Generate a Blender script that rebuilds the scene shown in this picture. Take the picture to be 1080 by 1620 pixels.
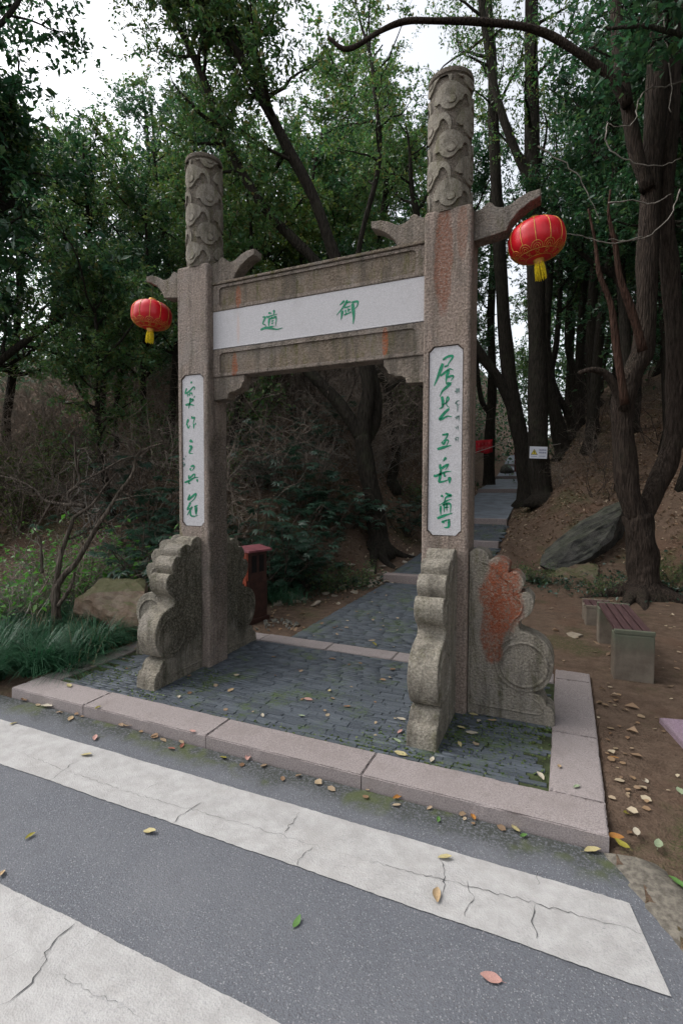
import bpy, bmesh, math, random
import numpy as np
from mathutils import Vector, Matrix
R = math.radians
S = bpy.context.scene
for o in list(bpy.data.objects): bpy.data.objects.remove(o)
COL = S.collection

# ------------------------------------------------------------------ camera
CAM = np.array([3.1768, -3.5593, 1.55]); YAW, PITCH, ROLL, FPX = -0.4164, -0.038, 0.0041, 798.27
FW = np.array([math.sin(YAW)*math.cos(PITCH), math.cos(YAW)*math.cos(PITCH), math.sin(PITCH)])
_r = np.array([math.cos(YAW), -math.sin(YAW), 0.]); _u = np.cross(_r, FW)
RT = _r*math.cos(ROLL)+_u*math.sin(ROLL); UP = -_r*math.sin(ROLL)+_u*math.cos(ROLL)
cd = bpy.data.cameras.new('camera'); cam = bpy.data.objects.new('camera', cd); COL.objects.link(cam)
cam.matrix_world = Matrix(((RT[0], UP[0], -FW[0], CAM[0]), (RT[1], UP[1], -FW[1], CAM[1]), (RT[2], UP[2], -FW[2], CAM[2]), (0, 0, 0, 1)))
cd.sensor_fit = 'VERTICAL'; cd.sensor_height = 36; cd.lens = FPX/1620*36; cd.clip_end = 2000; cd.clip_start = .05
S.camera = cam

# ------------------------------------------------------------------ light
SUN_EL, SUN_AZ = 52, 262          # azimuth: where the sun stands, clockwise from +y
w = bpy.data.worlds.new('World'); S.world = w; w.use_nodes = True
wn = w.node_tree.nodes; wl = w.node_tree.links; wn.clear()
sky = wn.new('ShaderNodeTexSky'); sky.sky_type = 'NISHITA'; sky.sun_disc = False
sky.sun_elevation = R(SUN_EL); sky.sun_rotation = R(SUN_AZ); sky.air_density = 1.0; sky.dust_density = 4.0; sky.ozone_density = 1.0
hs = wn.new('ShaderNodeHueSaturation'); hs.inputs['Saturation'].default_value = .26
bg = wn.new('ShaderNodeBackground'); bg.inputs['Strength'].default_value = .15
wo = wn.new('ShaderNodeOutputWorld')
wl.new(sky.outputs[0], hs.inputs['Color']); wl.new(hs.outputs[0], bg.inputs[0]); wl.new(bg.outputs[0], wo.inputs[0])
sd = bpy.data.lights.new('sun', 'SUN'); sd.energy = .5; sd.angle = R(40); sd.color = (1, .97, .94)
so = bpy.data.objects.new('sun', sd); COL.objects.link(so)
_sd = Vector((math.sin(R(SUN_AZ))*math.cos(R(SUN_EL)), math.cos(R(SUN_AZ))*math.cos(R(SUN_EL)), math.sin(R(SUN_EL))))
so.rotation_euler = (_sd).to_track_quat('Z', 'Y').to_euler(); so.location = _sd*30
vs = S.view_settings; vs.view_transform = 'Standard'; vs.look = 'None'; vs.gamma = 1; vs.use_curve_mapping = False
vs.exposure = 1.12
S.render.engine = 'CYCLES'
CY = S.cycles; CY.max_bounces = 6; CY.diffuse_bounces = 4; CY.glossy_bounces = 2; CY.transmission_bounces = 3; CY.transparent_max_bounces = 4; CY.use_adaptive_sampling = True; CY.adaptive_threshold = .02; CY.caustics_reflective = False; CY.caustics_refractive = False

# ------------------------------------------------------------------ pixel helpers (1080 x 1620 frame -> points in the place)
def ray(x, y): return FW + RT*(x-540)/FPX - UP*(y-810)/FPX
def atY(x, y, Y): d = ray(x, y); return CAM + d*((Y-CAM[1])/d[1])
def atD(x, y, D): return CAM + ray(x, y)*D
def plane(x, y): return -.0028*x + .0225*y
def gnd(x, y, off=0.):
    d = ray(x, y); t = (plane(CAM[0], CAM[1])+off-CAM[2])/(d[2]-plane(d[0], d[1])); return CAM + d*t
def ss(a, b, x): t = np.clip((x-a)/(b-a), 0, 1); return t*t*(3-2*t)

# ------------------------------------------------------------------ ground shape
ZPY = [-60, 0, 4.25, 4.45, 7.3, 7.5, 8.9, 9.1, 14.4, 14.6, 20.9, 21.1, 26.4, 26.6, 40, 80, 300]
ZPZ = [-1.35, 0, .096, .2, .42, .53, .82, .93, 1.58, 1.69, 2.22, 2.34, 3.08, 3.2, 5, 9, 14]
def zp(y): return np.interp(y, ZPY, ZPZ)
def xc(y): return np.interp(y, [-60, 10, 21, 27, 40, 300], [1.23, 1.23, .9, .6, -.3, -4])
def road_edge(y): return np.interp(y, [-60, -12, -6, -3, -1.72, -1.36, -1.0, 60], [12, 8, 5.6, 4.35, 3.78, 3.60, 3.42, 3.42])
def bump(x, y):
    return (np.sin(x*1.7+y*.6)*np.sin(y*1.3-x*.5+1)*.5+np.sin(x*3.9+2.1)*np.sin(y*4.3+x*1.1)*.25+np.sin(x*8.3+y*3)*np.sin(y*7.7-x*2)*.12)
def H(x, y, cut=True):
    x = np.asarray(x, float); y = np.asarray(y, float)
    base = plane(x, np.minimum(y, 60)); zpv = zp(y); c = xc(y)
    y0 = np.interp(x, [-40, -4, -1.6, -.8, .3, 2], [-.6, 1.5, 2.0, 3.8, 4.6, 5.2])
    d = np.maximum(0, y-y0); hl = base + 26*(1-np.exp(-.62*d/26))
    yr = 6.2 + np.maximum(0, 3.2-x)*1.3 - np.clip((x-4.3)*1.1, 0, 9)
    d2 = np.maximum(0, y-yr); hr = base + 12*(1-np.exp(-.5*d2/12))
    dl = c-.7-x; dr = x-(c+.7)
    inner = np.where(y < 4.2, base, zpv)
    h = inner + (hl-inner)*ss(.02, 1.1+.38*np.clip(y-5, 0, 25), dl) + (hr-inner)*ss(.02, .95+.2*np.clip(y-8, 0, 20), dr)
    amt = .02 + .14*ss(.1, 2.5, h-base)
    h = h + bump(x, y)*amt*ss(.0, .6, np.abs(x-c)-.7) - .028
    if cut:
        plat = (x > -.86) & (x < 3.40) & (y > -1.0) & (y < 1.18)
        h = np.where(plat, base-.12, h)
        pth = (np.abs(x-c) < .66) & (y >= 1.1) & (y < 45)
        h = np.where(pth, zpv-.13, h)
        rd = (y < -1.02) & (x < road_edge(y)-.05) & (y > -12)
        h = np.where(rd, base-.2, h)
        near = (y <= -1.02+.3) & (x < road_edge(y)+.3) & ~plat
        h = np.where(near & ~rd, np.minimum(h, base-.06), h)
    return h

# ------------------------------------------------------------------ builders
WORLD = False                      # True: parts are modelled in place, in world coordinates
def link(o, parent=None):
    COL.objects.link(o)
    if parent:
        o.parent = parent
        if WORLD and parent.type == 'EMPTY': o.matrix_parent_inverse = Matrix.Translation(-Vector(parent.location))
    return o
def tag(o, label=None, cat=None, group=None, kind=None):
    if label: o['label'] = label
    if cat: o['category'] = cat
    if group: o['group'] = group
    if kind: o['kind'] = kind
    return o
def empty(name, loc=(0, 0, 0)):
    o = bpy.data.objects.new(name, None); o.location = loc; o.empty_display_size = .2; return link(o)
def mesh(name, V, F, m=None, parent=None, smooth=False):
    me = bpy.data.meshes.new(name); me.from_pydata([tuple(map(float, v)) for v in V], [], [tuple(map(int, f)) for f in F]); me.update()
    if m: me.materials.append(m)
    if smooth: me.polygons.foreach_set('use_smooth', [True]*len(me.polygons))
    return link(bpy.data.objects.new(name, me), parent)
def tris(name, V, T, m=None, parent=None, smooth=False):
    V = np.asarray(V, np.float32).reshape(-1, 3); T = np.asarray(T, np.int32).reshape(-1, 3)
    me = bpy.data.meshes.new(name); me.vertices.add(len(V)); me.vertices.foreach_set('co', V.ravel())
    me.loops.add(len(T)*3); me.loops.foreach_set('vertex_index', T.ravel())
    me.polygons.add(len(T)); me.polygons.foreach_set('loop_start', np.arange(0, len(T)*3, 3, dtype=np.int32)); me.update(calc_edges=True)
    if smooth: me.polygons.foreach_set('use_smooth', np.ones(len(T), bool))
    if m: me.materials.append(m)
    return link(bpy.data.objects.new(name, me), parent)
def bm_obj(name, bm, m, parent=None, smooth=False):
    me = bpy.data.meshes.new(name); bm.to_mesh(me); bm.free(); me.materials.append(m)
    if smooth: me.polygons.foreach_set('use_smooth', [True]*len(me.polygons))
    return link(bpy.data.objects.new(name, me), parent)
def box_bm(x0, x1, y0, y1, z0, z1, bev=0., seg=2):
    bm = bmesh.new(); bmesh.ops.create_cube(bm, size=1)
    for v in bm.verts: v.co = Vector((x0+(v.co.x+.5)*(x1-x0), y0+(v.co.y+.5)*(y1-y0), z0+(v.co.z+.5)*(z1-z0)))
    if bev: bmesh.ops.bevel(bm, geom=bm.edges[:], offset=bev, segments=seg, affect='EDGES', profile=.5)
    return bm
def box(name, x0, x1, y0, y1, z0, z1, m, parent=None, bev=0., seg=2):
    return bm_obj(name, box_bm(x0, x1, y0, y1, z0, z1, bev, seg), m, parent)
def prism_bm(poly, a0, a1, axis='y', bev=0.):
    """poly: (u, v) points, u horizontal v vertical, extruded along axis 'y' (u=x) or 'x' (u=y)"""
    bm = bmesh.new(); n = len(poly)
    P = (lambda u, v, a: (u, a, v)) if axis == 'y' else (lambda u, v, a: (a, u, v))
    A = [bm.verts.new(P(u, v, a0)) for u, v in poly]; B = [bm.verts.new(P(u, v, a1)) for u, v in poly]
    f1 = bm.faces.new(A); f2 = bm.faces.new(B[::-1])
    for i in range(n): bm.faces.new((A[i], B[i], B[(i+1) % n], A[(i+1) % n]))
    bmesh.ops.recalc_face_normals(bm, faces=bm.faces[:])
    if bev:
        es = list({e for f in (f1, f2) for e in f.edges})
        bmesh.ops.bevel(bm, geom=es, offset=bev, segments=2, affect='EDGES', profile=.5)
    return bm
def boolean(o, cutters):
    for i, c in enumerate(cutters):
        md = o.modifiers.new('cut', 'BOOLEAN'); md.object = c; md.operation = 'DIFFERENCE'; md.solver = 'EXACT'
    dg = bpy.context.evaluated_depsgraph_get(); ev = o.evaluated_get(dg)
    me = bpy.data.meshes.new_from_object(ev); o.modifiers.clear(); o.data = me
    for c in cutters: bpy.data.objects.remove(c)
def crom(P, n=6):
    """Catmull-Rom through the points"""
    P = np.asarray(P, float)
    if len(P) < 3: return np.array([P[0]+(P[-1]-P[0])*t for t in np.linspace(0, 1, n+1)])
    Q = np.vstack([2*P[0]-P[1], P, 2*P[-1]-P[-2]]); out = []
    for i in range(1, len(Q)-2):
        a, b, c, d = Q[i-1:i+3]
        for k in range(n):
            t = k/n; out.append(.5*(2*b+(c-a)*t+(2*a-5*b+4*c-d)*t*t+(3*b-a-3*c+d)*t**3))
    out.append(P[-1]); return np.array(out)
class Tubes:
    def __init__(s): s.V = []; s.T = []; s.n = 0
    def add(s, P, r, k=6, cap=True, lump=0., rng=None):
        P = np.asarray(P, float); n = len(P); r = np.broadcast_to(np.asarray(r, float), (n,)).copy()
        tg = np.gradient(P, axis=0); tg /= np.linalg.norm(tg, axis=1)[:, None]+1e-9
        ref = np.array([0, 0, 1.]) if abs(tg[0][2]) < .9 else np.array([1., 0, 0])
        a = np.linspace(0, 2*np.pi, k, endpoint=False); rings = []
        u = np.cross(tg[0], ref); u /= np.linalg.norm(u)
        for i in range(n):
            u = u-tg[i]*(u@tg[i]); u /= np.linalg.norm(u)+1e-9; v = np.cross(tg[i], u)
            rr = r[i]*(1+lump*(np.sin(a*2+i*.7)+.6*np.sin(a*3-i*1.1+2))) if lump else r[i]
            rings.append(P[i]+np.cos(a)[:, None]*u*(rr[:, None] if lump else rr)+np.sin(a)[:, None]*v*(rr[:, None] if lump else rr))
        b = s.n; s.V.append(np.vstack(rings)); j = np.arange(k); j2 = (j+1) % k
        for i in range(n-1):
            o = b+i*k; s.T.append(np.stack([o+j, o+j2, o+k+j2], 1)); s.T.append(np.stack([o+j, o+k+j2, o+k+j], 1))
        s.n += n*k
        if cap:
            s.V.append(np.array([P[0]-tg[0]*r[0]*.1, P[-1]+tg[-1]*r[-1]*.4])); c0, c1 = s.n, s.n+1; s.n += 2
            s.T.append(np.stack([np.full(k, c0), b+j2, b+j], 1)); o = b+(n-1)*k
            s.T.append(np.stack([np.full(k, c1), o+j, o+j2], 1))
    def build(s, name, m, parent=None, smooth=True):
        return tris(name, np.vstack(s.V), np.vstack(s.T), m, parent, smooth)
def lathe(prof, n=32, c=(0, 0, 0)):
    V = []; F = []; k = len(prof)
    for i in range(n):
        a = 2*math.pi*i/n
        for r, z in prof: V.append((c[0]+r*math.cos(a), c[1]+r*math.sin(a), c[2]+z))
    for i in range(n):
        for j in range(k-1):
            F.append((i*k+j, ((i+1) % n)*k+j, ((i+1) % n)*k+j+1, i*k+j+1))
    return V, F

# ------------------------------------------------------------------ materials
class NT:
    def __init__(s, name):
        s.m = bpy.data.materials.new(name); s.m.use_nodes = True; s.t = s.m.node_tree; s.N = s.t.nodes; s.L = s.t.links
        s.N.clear(); s.out = s.N.new('ShaderNodeOutputMaterial'); s.p = s.N.new('ShaderNodeBsdfPrincipled'); s.L.new(s.p.outputs[0], s.out.inputs[0])
        tc = s.N.new('ShaderNodeTexCoord'); s.co = tc.outputs['Object']; s.geo = s.N.new('ShaderNodeNewGeometry')
    def put(s, sock, v):
        if hasattr(v, 'is_output'): s.L.new(v, sock)
        else: sock.default_value = v
    def math(s, op, a, b=0., clamp=False):
        n = s.N.new('ShaderNodeMath'); n.operation = op; n.use_clamp = clamp; s.put(n.inputs[0], a); s.put(n.inputs[1], b); return n.outputs[0]
    def scale(s, v):
        n = s.N.new('ShaderNodeMapping'); s.L.new(s.co, n.inputs[0]); n.inputs['Scale'].default_value = v; return n.outputs[0]
    def noise(s, sc, det=4, rough=.6, co=None, dist=0.):
        n = s.N.new('ShaderNodeTexNoise'); n.inputs['Scale'].default_value = sc; n.inputs['Detail'].default_value = det
        n.inputs['Roughness'].default_value = rough; n.inputs['Distortion'].default_value = dist; s.L.new(co or s.co, n.inputs['Vector']); return n.outputs['Fac']
    def vor(s, sc, co=None, feat='F1', out='Distance'):
        n = s.N.new('ShaderNodeTexVoronoi'); n.feature = feat; n.inputs['Scale'].default_value = sc; s.L.new(co or s.co, n.inputs['Vector']); return n.outputs[out]
    def rng(s, v, a, b, c=0., d=1.):
        n = s.N.new('ShaderNodeMapRange'); n.interpolation_type = 'SMOOTHSTEP'
        for i, x in enumerate((v, a, b, c, d)): s.put(n.inputs[i], x)
        return n.outputs[0]
    def mix(s, f, a, b):
        n = s.N.new('ShaderNodeMix'); n.data_type = 'RGBA'; s.put(n.inputs['Factor'], f)
        for k, v in (('A', a), ('B', b)):
            sk = [i for i in n.inputs if i.name == k and i.type == 'RGBA'][0]
            s.put(sk, v if hasattr(v, 'is_output') else (*v, 1.))
        return [o for o in n.outputs if o.type == 'RGBA'][0]
    def xyz(s, v=None):
        n = s.N.new('ShaderNodeSeparateXYZ'); s.L.new(v or s.co, n.inputs[0]); return n.outputs
    def bump(s, h, strength, dist=.01, prev=None):
        n = s.N.new('ShaderNodeBump'); n.inputs['Strength'].default_value = strength; n.inputs['Distance'].default_value = dist; s.L.new(h, n.inputs['Height'])
        if prev: s.L.new(prev, n.inputs['Normal'])
        return n.outputs[0]
    def ell(s, c, r, soft=.35, wob=.5):
        """soft-edged, noisy ellipsoid mask in object space"""
        n = s.N.new('ShaderNodeMapping'); n.vector_type = 'TEXTURE'; s.L.new(s.co, n.inputs[0]); n.inputs['Location'].default_value = c; n.inputs['Scale'].default_value = r
        l = s.N.new('ShaderNodeVectorMath'); l.operation = 'LENGTH'; s.L.new(n.outputs[0], l.inputs[0])
        nz = s.noise(7., 5); d = s.math('ADD', l.outputs['Value'], s.math('MULTIPLY', s.math('SUBTRACT', nz, .5), wob*2))
        return s.rng(d, 1-soft, 1+soft*.3, 1., 0.)
    def done(s, col, rough=.8, nrm=None, spec=.3, metal=0.):
        s.put(s.p.inputs['Base Color'], col if hasattr(col, 'is_output') else (*col, 1.)); s.put(s.p.inputs['Roughness'], rough)
        s.p.inputs['Specular IOR Level'].default_value = spec; s.p.inputs['Metallic'].default_value = metal
        if nrm: s.L.new(nrm, s.p.inputs['Normal'])
        return s.m

def plain(name, col, rough=.7, nsc=20., amt=.25, bsc=60., bs=.2, spec=.3, metal=0.):
    t = NT(name); n = t.noise(nsc, 5); c = t.mix(t.rng(n, .3, .7), tuple(x*(1-amt) for x in col), tuple(min(1, x*(1+amt)) for x in col))
    return t.done(c, rough, t.bump(t.noise(bsc, 4), bs, .004), spec, metal)

def granite(name, a=(.34, .285, .235), b=(.21, .175, .14), moss=.35, stains_and_shade=(), mosscol=(.085, .085, .028), pits=95., bs=.9, mossz=None, spots=()):
    t = NT(name); n1 = t.noise(70, 3, .7); n2 = t.noise(3.1, 5, .65); n3 = t.noise(14, 5, .7)
    c = t.mix(t.rng(n1, .38, .62), b, a)
    c = t.mix(t.rng(n2, .45, .7, 0, .5), c, (.30, .275, .25))
    v = t.vor(pits*.62, t.co)
    st = t.scale((6, 6, 1.1)); dr = t.noise(2.2, 5, .7, st)               # streaks running down
    mk = t.math('MULTIPLY', t.rng(dr, .48, .72), t.rng(n3, .3, .6), True)
    mk = t.math('MULTIPLY', mk, moss*1.6, True)
    c = t.mix(mk, c, mosscol)
    dk = t.math('MULTIPLY', t.rng(t.noise(1.7, 5, .75, t.scale((5, 5, .8))), .46, .66), .62)
    c = t.mix(dk, c, (.085, .075, .06))
    for cc, rr, col, f in stains_and_shade:
        m = t.math('MULTIPLY', t.ell(cc, rr, .22, .42), t.rng(t.noise(60, 4, .85), .36, .58, .12, 1.)); c = t.mix(t.math('MULTIPLY', m, f, True), c, col)
    sp = t.rng(t.vor(150, None, 'F1', 'Color') if False else t.noise(240, 2, .8), .60, .70, 0, .55); c = t.mix(sp, c, (.5, .46, .42))
    sp2 = t.rng(t.noise(190, 2, .8, t.scale((1.13, 1, .97))), .62, .7, 0, .6); c = t.mix(sp2, c, (.06, .05, .045))
    h = t.math('ADD', t.math('MULTIPLY', v, .6), t.noise(130, 4, .75))
    nb = t.bump(h, bs, .022); nb = t.bump(n3, .3, .03, nb)
    return t.done(c, .9, nb, .2)

M = {}
RUST = (.36, .10, .035)
M['pillar'] = granite('pillar_granite', a=(.42, .335, .28), b=(.24, .185, .15), moss=.22, stains_and_shade=[((2.37, 0, 3.2), (.07, .2, .42), (.24, .085, .045), .8), ((2.50, 0, 3.35), (.04, .2, .2), (.26, .10, .05), .5)])
M['side'] = granite('drum_granite', a=(.40, .365, .30), b=(.25, .225, .18), moss=.5)
M['side_moss'] = granite('drum_granite_mossy', a=(.36, .325, .26), b=(.22, .195, .15), moss=.55, mosscol=(.045, .05, .018), stains_and_shade=[((.30, -.2, .62), (.07, .42, .62), (.028, .028, .013), .85), ((.30, .55, .62), (.07, .42, .62), (.028, .030, .013), .85)])
M['pillar_left'] = granite('left_pillar_granite', a=(.40, .33, .28), b=(.24, .19, .16), moss=.3, stains_and_shade=[((.37, .16, 1.25), (.06, .22, 1.35), (.04, .033, .022), .8), ((0, -.02, 1.0), (.06, .1, .35), (.16, .15, .035), .6)])  # inner-face patch mixes dark mossy stain with shade painted into the colour
M['orange'] = granite('drum_granite_orange', a=(.38, .345, .28), b=(.24, .21, .17), moss=.5, stains_and_shade=[((2.79, .1, .84), (.15, .3, .30), (.30, .07, .025), .95), ((2.74, .1, .62), (.09, .3, .26), (.26, .07, .03), .85)])
M['beam'] = granite('beam_granite', a=(.34, .28, .235), b=(.22, .18, .145), moss=.45, stains_and_shade=[((.60, .07, 3.2), (.025, .3, .10), RUST, .7), ((.56, .07, 2.63), (.03, .3, .12), RUST, .7), ((1.92, .07, 2.68), (.025, .3, .12), RUST, .8)])
M['beam_moss'] = granite('beam_mossy_granite', a=(.27, .215, .165), b=(.17, .135, .10), moss=.75, mosscol=(.125, .12, .035), stains_and_shade=[((.60, .07, 3.2), (.03, .3, .12), RUST, .7), ((.56, .07, 2.63), (.03, .3, .12), RUST, .8), ((1.92, .07, 2.68), (.028, .3, .13), RUST, .9)])
M['arm'] = granite('arm_granite', a=(.32, .265, .215), b=(.19, .16, .13), moss=.35)
M['cloud'] = granite('column_granite', a=(.18, .152, .122), b=(.105, .09, .07), moss=.55, pits=130, bs=.6)
M['relief'] = granite('relief_granite', a=(.245, .222, .18), b=(.165, .148, .115), moss=.45, pits=160, bs=.35)

def m_panel():
    t = NT('white_panel_stone'); c = t.mix(t.rng(t.noise(160, 3, .8), .4, .6), (.37, .36, .365), (.52, .51, .52))
    c = t.mix(t.rng(t.noise(5, 5, .7), .52, .75, 0, .4), c, (.31, .285, .28)); c = t.mix(t.rng(t.noise(38, 3, .8), .68, .76, 0, .5), c, (.26, .27, .25))
    c = t.mix(t.math('MULTIPLY', t.ell((.60, .07, 2.95), (.015, .3, .14)), .3), c, (.5, .3, .2))
    return t.done(c, .75, t.bump(t.noise(140, 3, .7), .35, .004), .3)
M['panel'] = m_panel()
M['ink'] = plain('green_paint', (.008, .19, .095), .5, 60, .35, 90, .2)
M['ink_grey'] = plain('grey_green_paint', (.11, .17, .15), .6, 60, .3)

def m_asphalt():
    t = NT('worn_asphalt'); v = t.vor(230, None, 'F1', 'Color'); n = t.N.new('ShaderNodeSeparateColor'); t.L.new(v, n.inputs[0])
    c = t.mix(n.outputs[0], (.090, .095, .108), (.122, .128, .143))
    c = t.mix(t.rng(n.outputs[1], .90, .97), c, (.22, .22, .23)); c = t.mix(t.rng(n.outputs[2], .88, .96), c, (.085, .085, .092))
    c = t.mix(t.rng(t.noise(1.3, 6, .65), .42, .68, 0, .45), c, (.148, .150, .162))
    c = t.mix(t.rng(t.noise(5.5, 5, .7), .55, .75, 0, .4), c, (.078, .080, .088)); c = t.mix(t.rng(t.noise(.55, 3, .6, t.scale((.3, 1.2, 1))), .45, .65, 0, .35), c, (.11, .112, .122))
    # darker, mossy grit that gathers along the kerb foot (y just in front of the kerb)
    x = t.xyz(); gutter = t.rng(t.math('ADD', x[1], t.math('MULTIPLY', t.noise(3.3, 5, .7), .34)), -1.06, -.86)
    c = t.mix(t.math('MULTIPLY', gutter, t.rng(t.noise(60, 3, .8), .35, .55)), c, (.042, .046, .040))
    c = t.mix(t.math('MULTIPLY', gutter, t.rng(t.noise(2.2, 3, .8), .5, .62, 0, .8)), c, (.07, .085, .03))
    nb = t.bump(t.vor(150), .45, .005); nb = t.bump(t.noise(40, 4), .3, .008, nb)
    return t.done(c, .85, nb, .3)
M['asphalt'] = m_asphalt()
def m_stripe():
    t = NT('worn_white_road_paint'); c = t.mix(t.rng(t.noise(9, 6, .7), .3, .7), (.305, .297, .287), (.40, .392, .383))
    c = t.mix(t.rng(t.noise(2.6, 6, .75), .5, .72, 0, .55), c, (.30, .288, .275))
    c = t.mix(t.rng(t.noise(75, 3, .75), .63, .72, 0, .5), c, (.36, .35, .35))
    c = t.mix(t.rng(t.noise(22, 5, .8), .66, .72, 0, .85), c, (.20, .20, .21)); c = t.mix(t.math('MULTIPLY', t.rng(t.noise(1.1, 4, .6), .45, .62), t.rng(t.noise(90, 4, .85), .52, .62, 0, .55)), c, (.22, .22, .225)); c = t.mix(t.rng(t.noise(2.2, 5, .7, t.scale((.5, 3, 1))), .5, .75, 0, .35), c, (.33, .31, .29))
    nb = t.bump(t.vor(140), .3, .005); nb = t.bump(t.noise(8, 5, .7), .22, .01, nb)
    return t.done(c, .75, nb, .3)
M['stripe'] = m_stripe()
M['crack'] = plain('crack_dirt', (.05, .05, .052), .9)
def m_kerb(name='pink_granite_slab', a=(.265, .23, .222), b=(.205, .176, .169)):
    t = NT(name); c = t.mix(t.rng(t.noise(130, 3, .85), .40, .60), tuple(x*.82 for x in b), tuple(x*1.12 for x in a)); r = t.N.new('ShaderNodeObjectInfo')
    c = t.mix(t.math('MULTIPLY', r.outputs['Random'], .28), c, (.35, .31, .30))
    c = t.mix(t.rng(t.noise(2.2, 6, .75), .46, .7, 0, .6), c, (.19, .16, .15)); c = t.mix(t.rng(t.noise(13, 5, .8), .55, .72, 0, .45), c, (.15, .13, .115)); c = t.mix(t.rng(t.noise(95, 2, .8), .64, .70, 0, .7), c, (.09, .075, .07))
    return t.done(c, .8, t.bump(t.noise(160, 3, .7), .25, .004), .3)
M['kerb'] = m_kerb(); M['step'] = m_kerb('brown_granite_step', (.29, .24, .225), (.20, .16, .15))
def m_brick(name, moss):
    t = NT(name); g = t.geo.outputs['Random Per Island']; r = t.N.new('ShaderNodeObjectInfo').outputs['Random']
    q = t.math('FRACT', t.math('ADD', g, t.math('MULTIPLY', r, 7.31)))
    c = t.mix(q, (.034, .042, .053), (.076, .090, .106)); c = t.mix(t.rng(t.noise(60, 4, .7), .35, .7, 0, .5), c, (.098, .11, .122))
    gp = t.N.new('ShaderNodeNewGeometry').outputs['Position']
    c = t.mix(t.math('MULTIPLY', t.rng(t.noise(2.3, 5, .75, gp), .50, .64), t.rng(t.noise(26, 4, .8, gp), .36, .6, 0, moss)), c, (.055, .085, .022))
    c = t.mix(t.rng(t.noise(9, 4, .8, gp), .62, .75, 0, .4), c, (.20, .19, .16))
    return t.done(c, .62, t.bump(t.noise(90, 4, .75), .5, .004), .4)
M['brick'] = m_brick('blue_grey_paver', .9)
M['slab'] = plain('grey_path_slab', (.15, .17, .195), .75, 3., .25)
M['joint'] = plain('joint_moss', (.035, .045, .018), .95, 9, .6)
def m_earth():
    t = NT('earth_and_litter'); n1 = t.noise(1.1, 6, .7); n2 = t.noise(9, 6, .75); n3 = t.noise(55, 4, .8)
    c = t.mix(t.rng(n2, .3, .7), (.085, .057, .040), (.16, .112, .080)); c = t.mix(t.rng(n1, .5, .68, 0, .6), c, (.13, .075, .05))
    z = t.xyz()[2]
    c = t.mix(t.rng(n3, .55, .72, 0, .5), c, (.20, .155, .115)); c = t.mix(t.rng(t.noise(130, 3, .8), .6, .7, 0, .6), c, (.045, .03, .022))
    c = t.mix(t.math('MULTIPLY', t.rng(t.noise(.7, 5, .7), .52, .62), t.rng(n3, .4, .6, 0, .8)), c, (.045, .065, .018))
    nb = t.bump(n2, .6, .05); nb = t.bump(n3, .8, .02, nb); nb = t.bump(t.vor(60), .5, .012, nb)
    return t.done(c, .95, nb, .15)
M['earth'] = m_earth()
M['gravel'] = plain('pale_gravel_concrete', (.125, .112, .092), .9, 40, .4, 120, .6)
def m_rock(name, a, b, moss):
    t = NT(name); n = t.noise(5, 8, .7); c = t.mix(t.rng(n, .35, .68), a, b); c = t.mix(t.rng(t.noise(40, 4, .8), .5, .7, 0, .5), c, tuple(x*.5 for x in a))
    up = t.xyz(t.geo.outputs['Normal'])[2]; k = t.math('MULTIPLY', t.rng(t.math('ADD', up, t.math('MULTIPLY', t.noise(7, 5, .8), .8)), .7, 1.3), moss)
    c = t.mix(k, c, (.075, .09, .035)); nb = t.bump(t.noise(18, 8, .75), .8, .04); return t.done(c, .9, nb, .2)
M['rock'] = m_rock('brown_rock', (.17, .115, .08), (.27, .215, .165), .75)
M['rock_grey'] = m_rock('grey_rock', (.04, .04, .038), (.115, .11, .10), .25)
M['rubble_grey'] = m_rock('grey_rubble', (.15, .145, .125), (.26, .25, .225), .3)
M['rubble'] = m_rock('rubble_stone', (.26, .21, .155), (.40, .355, .295), .1)
def m_bark(name, a, b, moss=.3):
    t = NT(name); st = t.scale((14, 14, 2.2)); n = t.noise(2.5, 6, .75, st); c = t.mix(t.rng(n, .35, .65), a, b)
    c = t.mix(t.rng(t.noise(2.5, 5, .7), .5, .68, 0, moss), c, (.05, .058, .032)); v = t.vor(3.2, st)
    return t.done(c, .95, t.bump(t.math('ADD', n, v), 1., .03), .15)
M['bark'] = m_bark('dark_bark', (.015, .013, .010), (.044, .037, .029))
M['bark_brown'] = m_bark('brown_furrowed_bark', (.020, .015, .012), (.062, .046, .036), .15)
M['bark_red'] = m_bark('reddish_bark', (.035, .02, .014), (.08, .042, .03), .1)
M['bark_grey'] = m_bark('grey_bark', (.05, .04, .032), (.14, .115, .092), .2)
M['twig'] = plain('bare_twig', (.22, .18, .145), .9, 12, .5)
M['twig_dark'] = plain('dark_twig', (.075, .058, .046), .9, 12, .5)
M['twig_pale'] = plain('pale_twig', (.20, .18, .155), .9, 12, .4)
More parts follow.
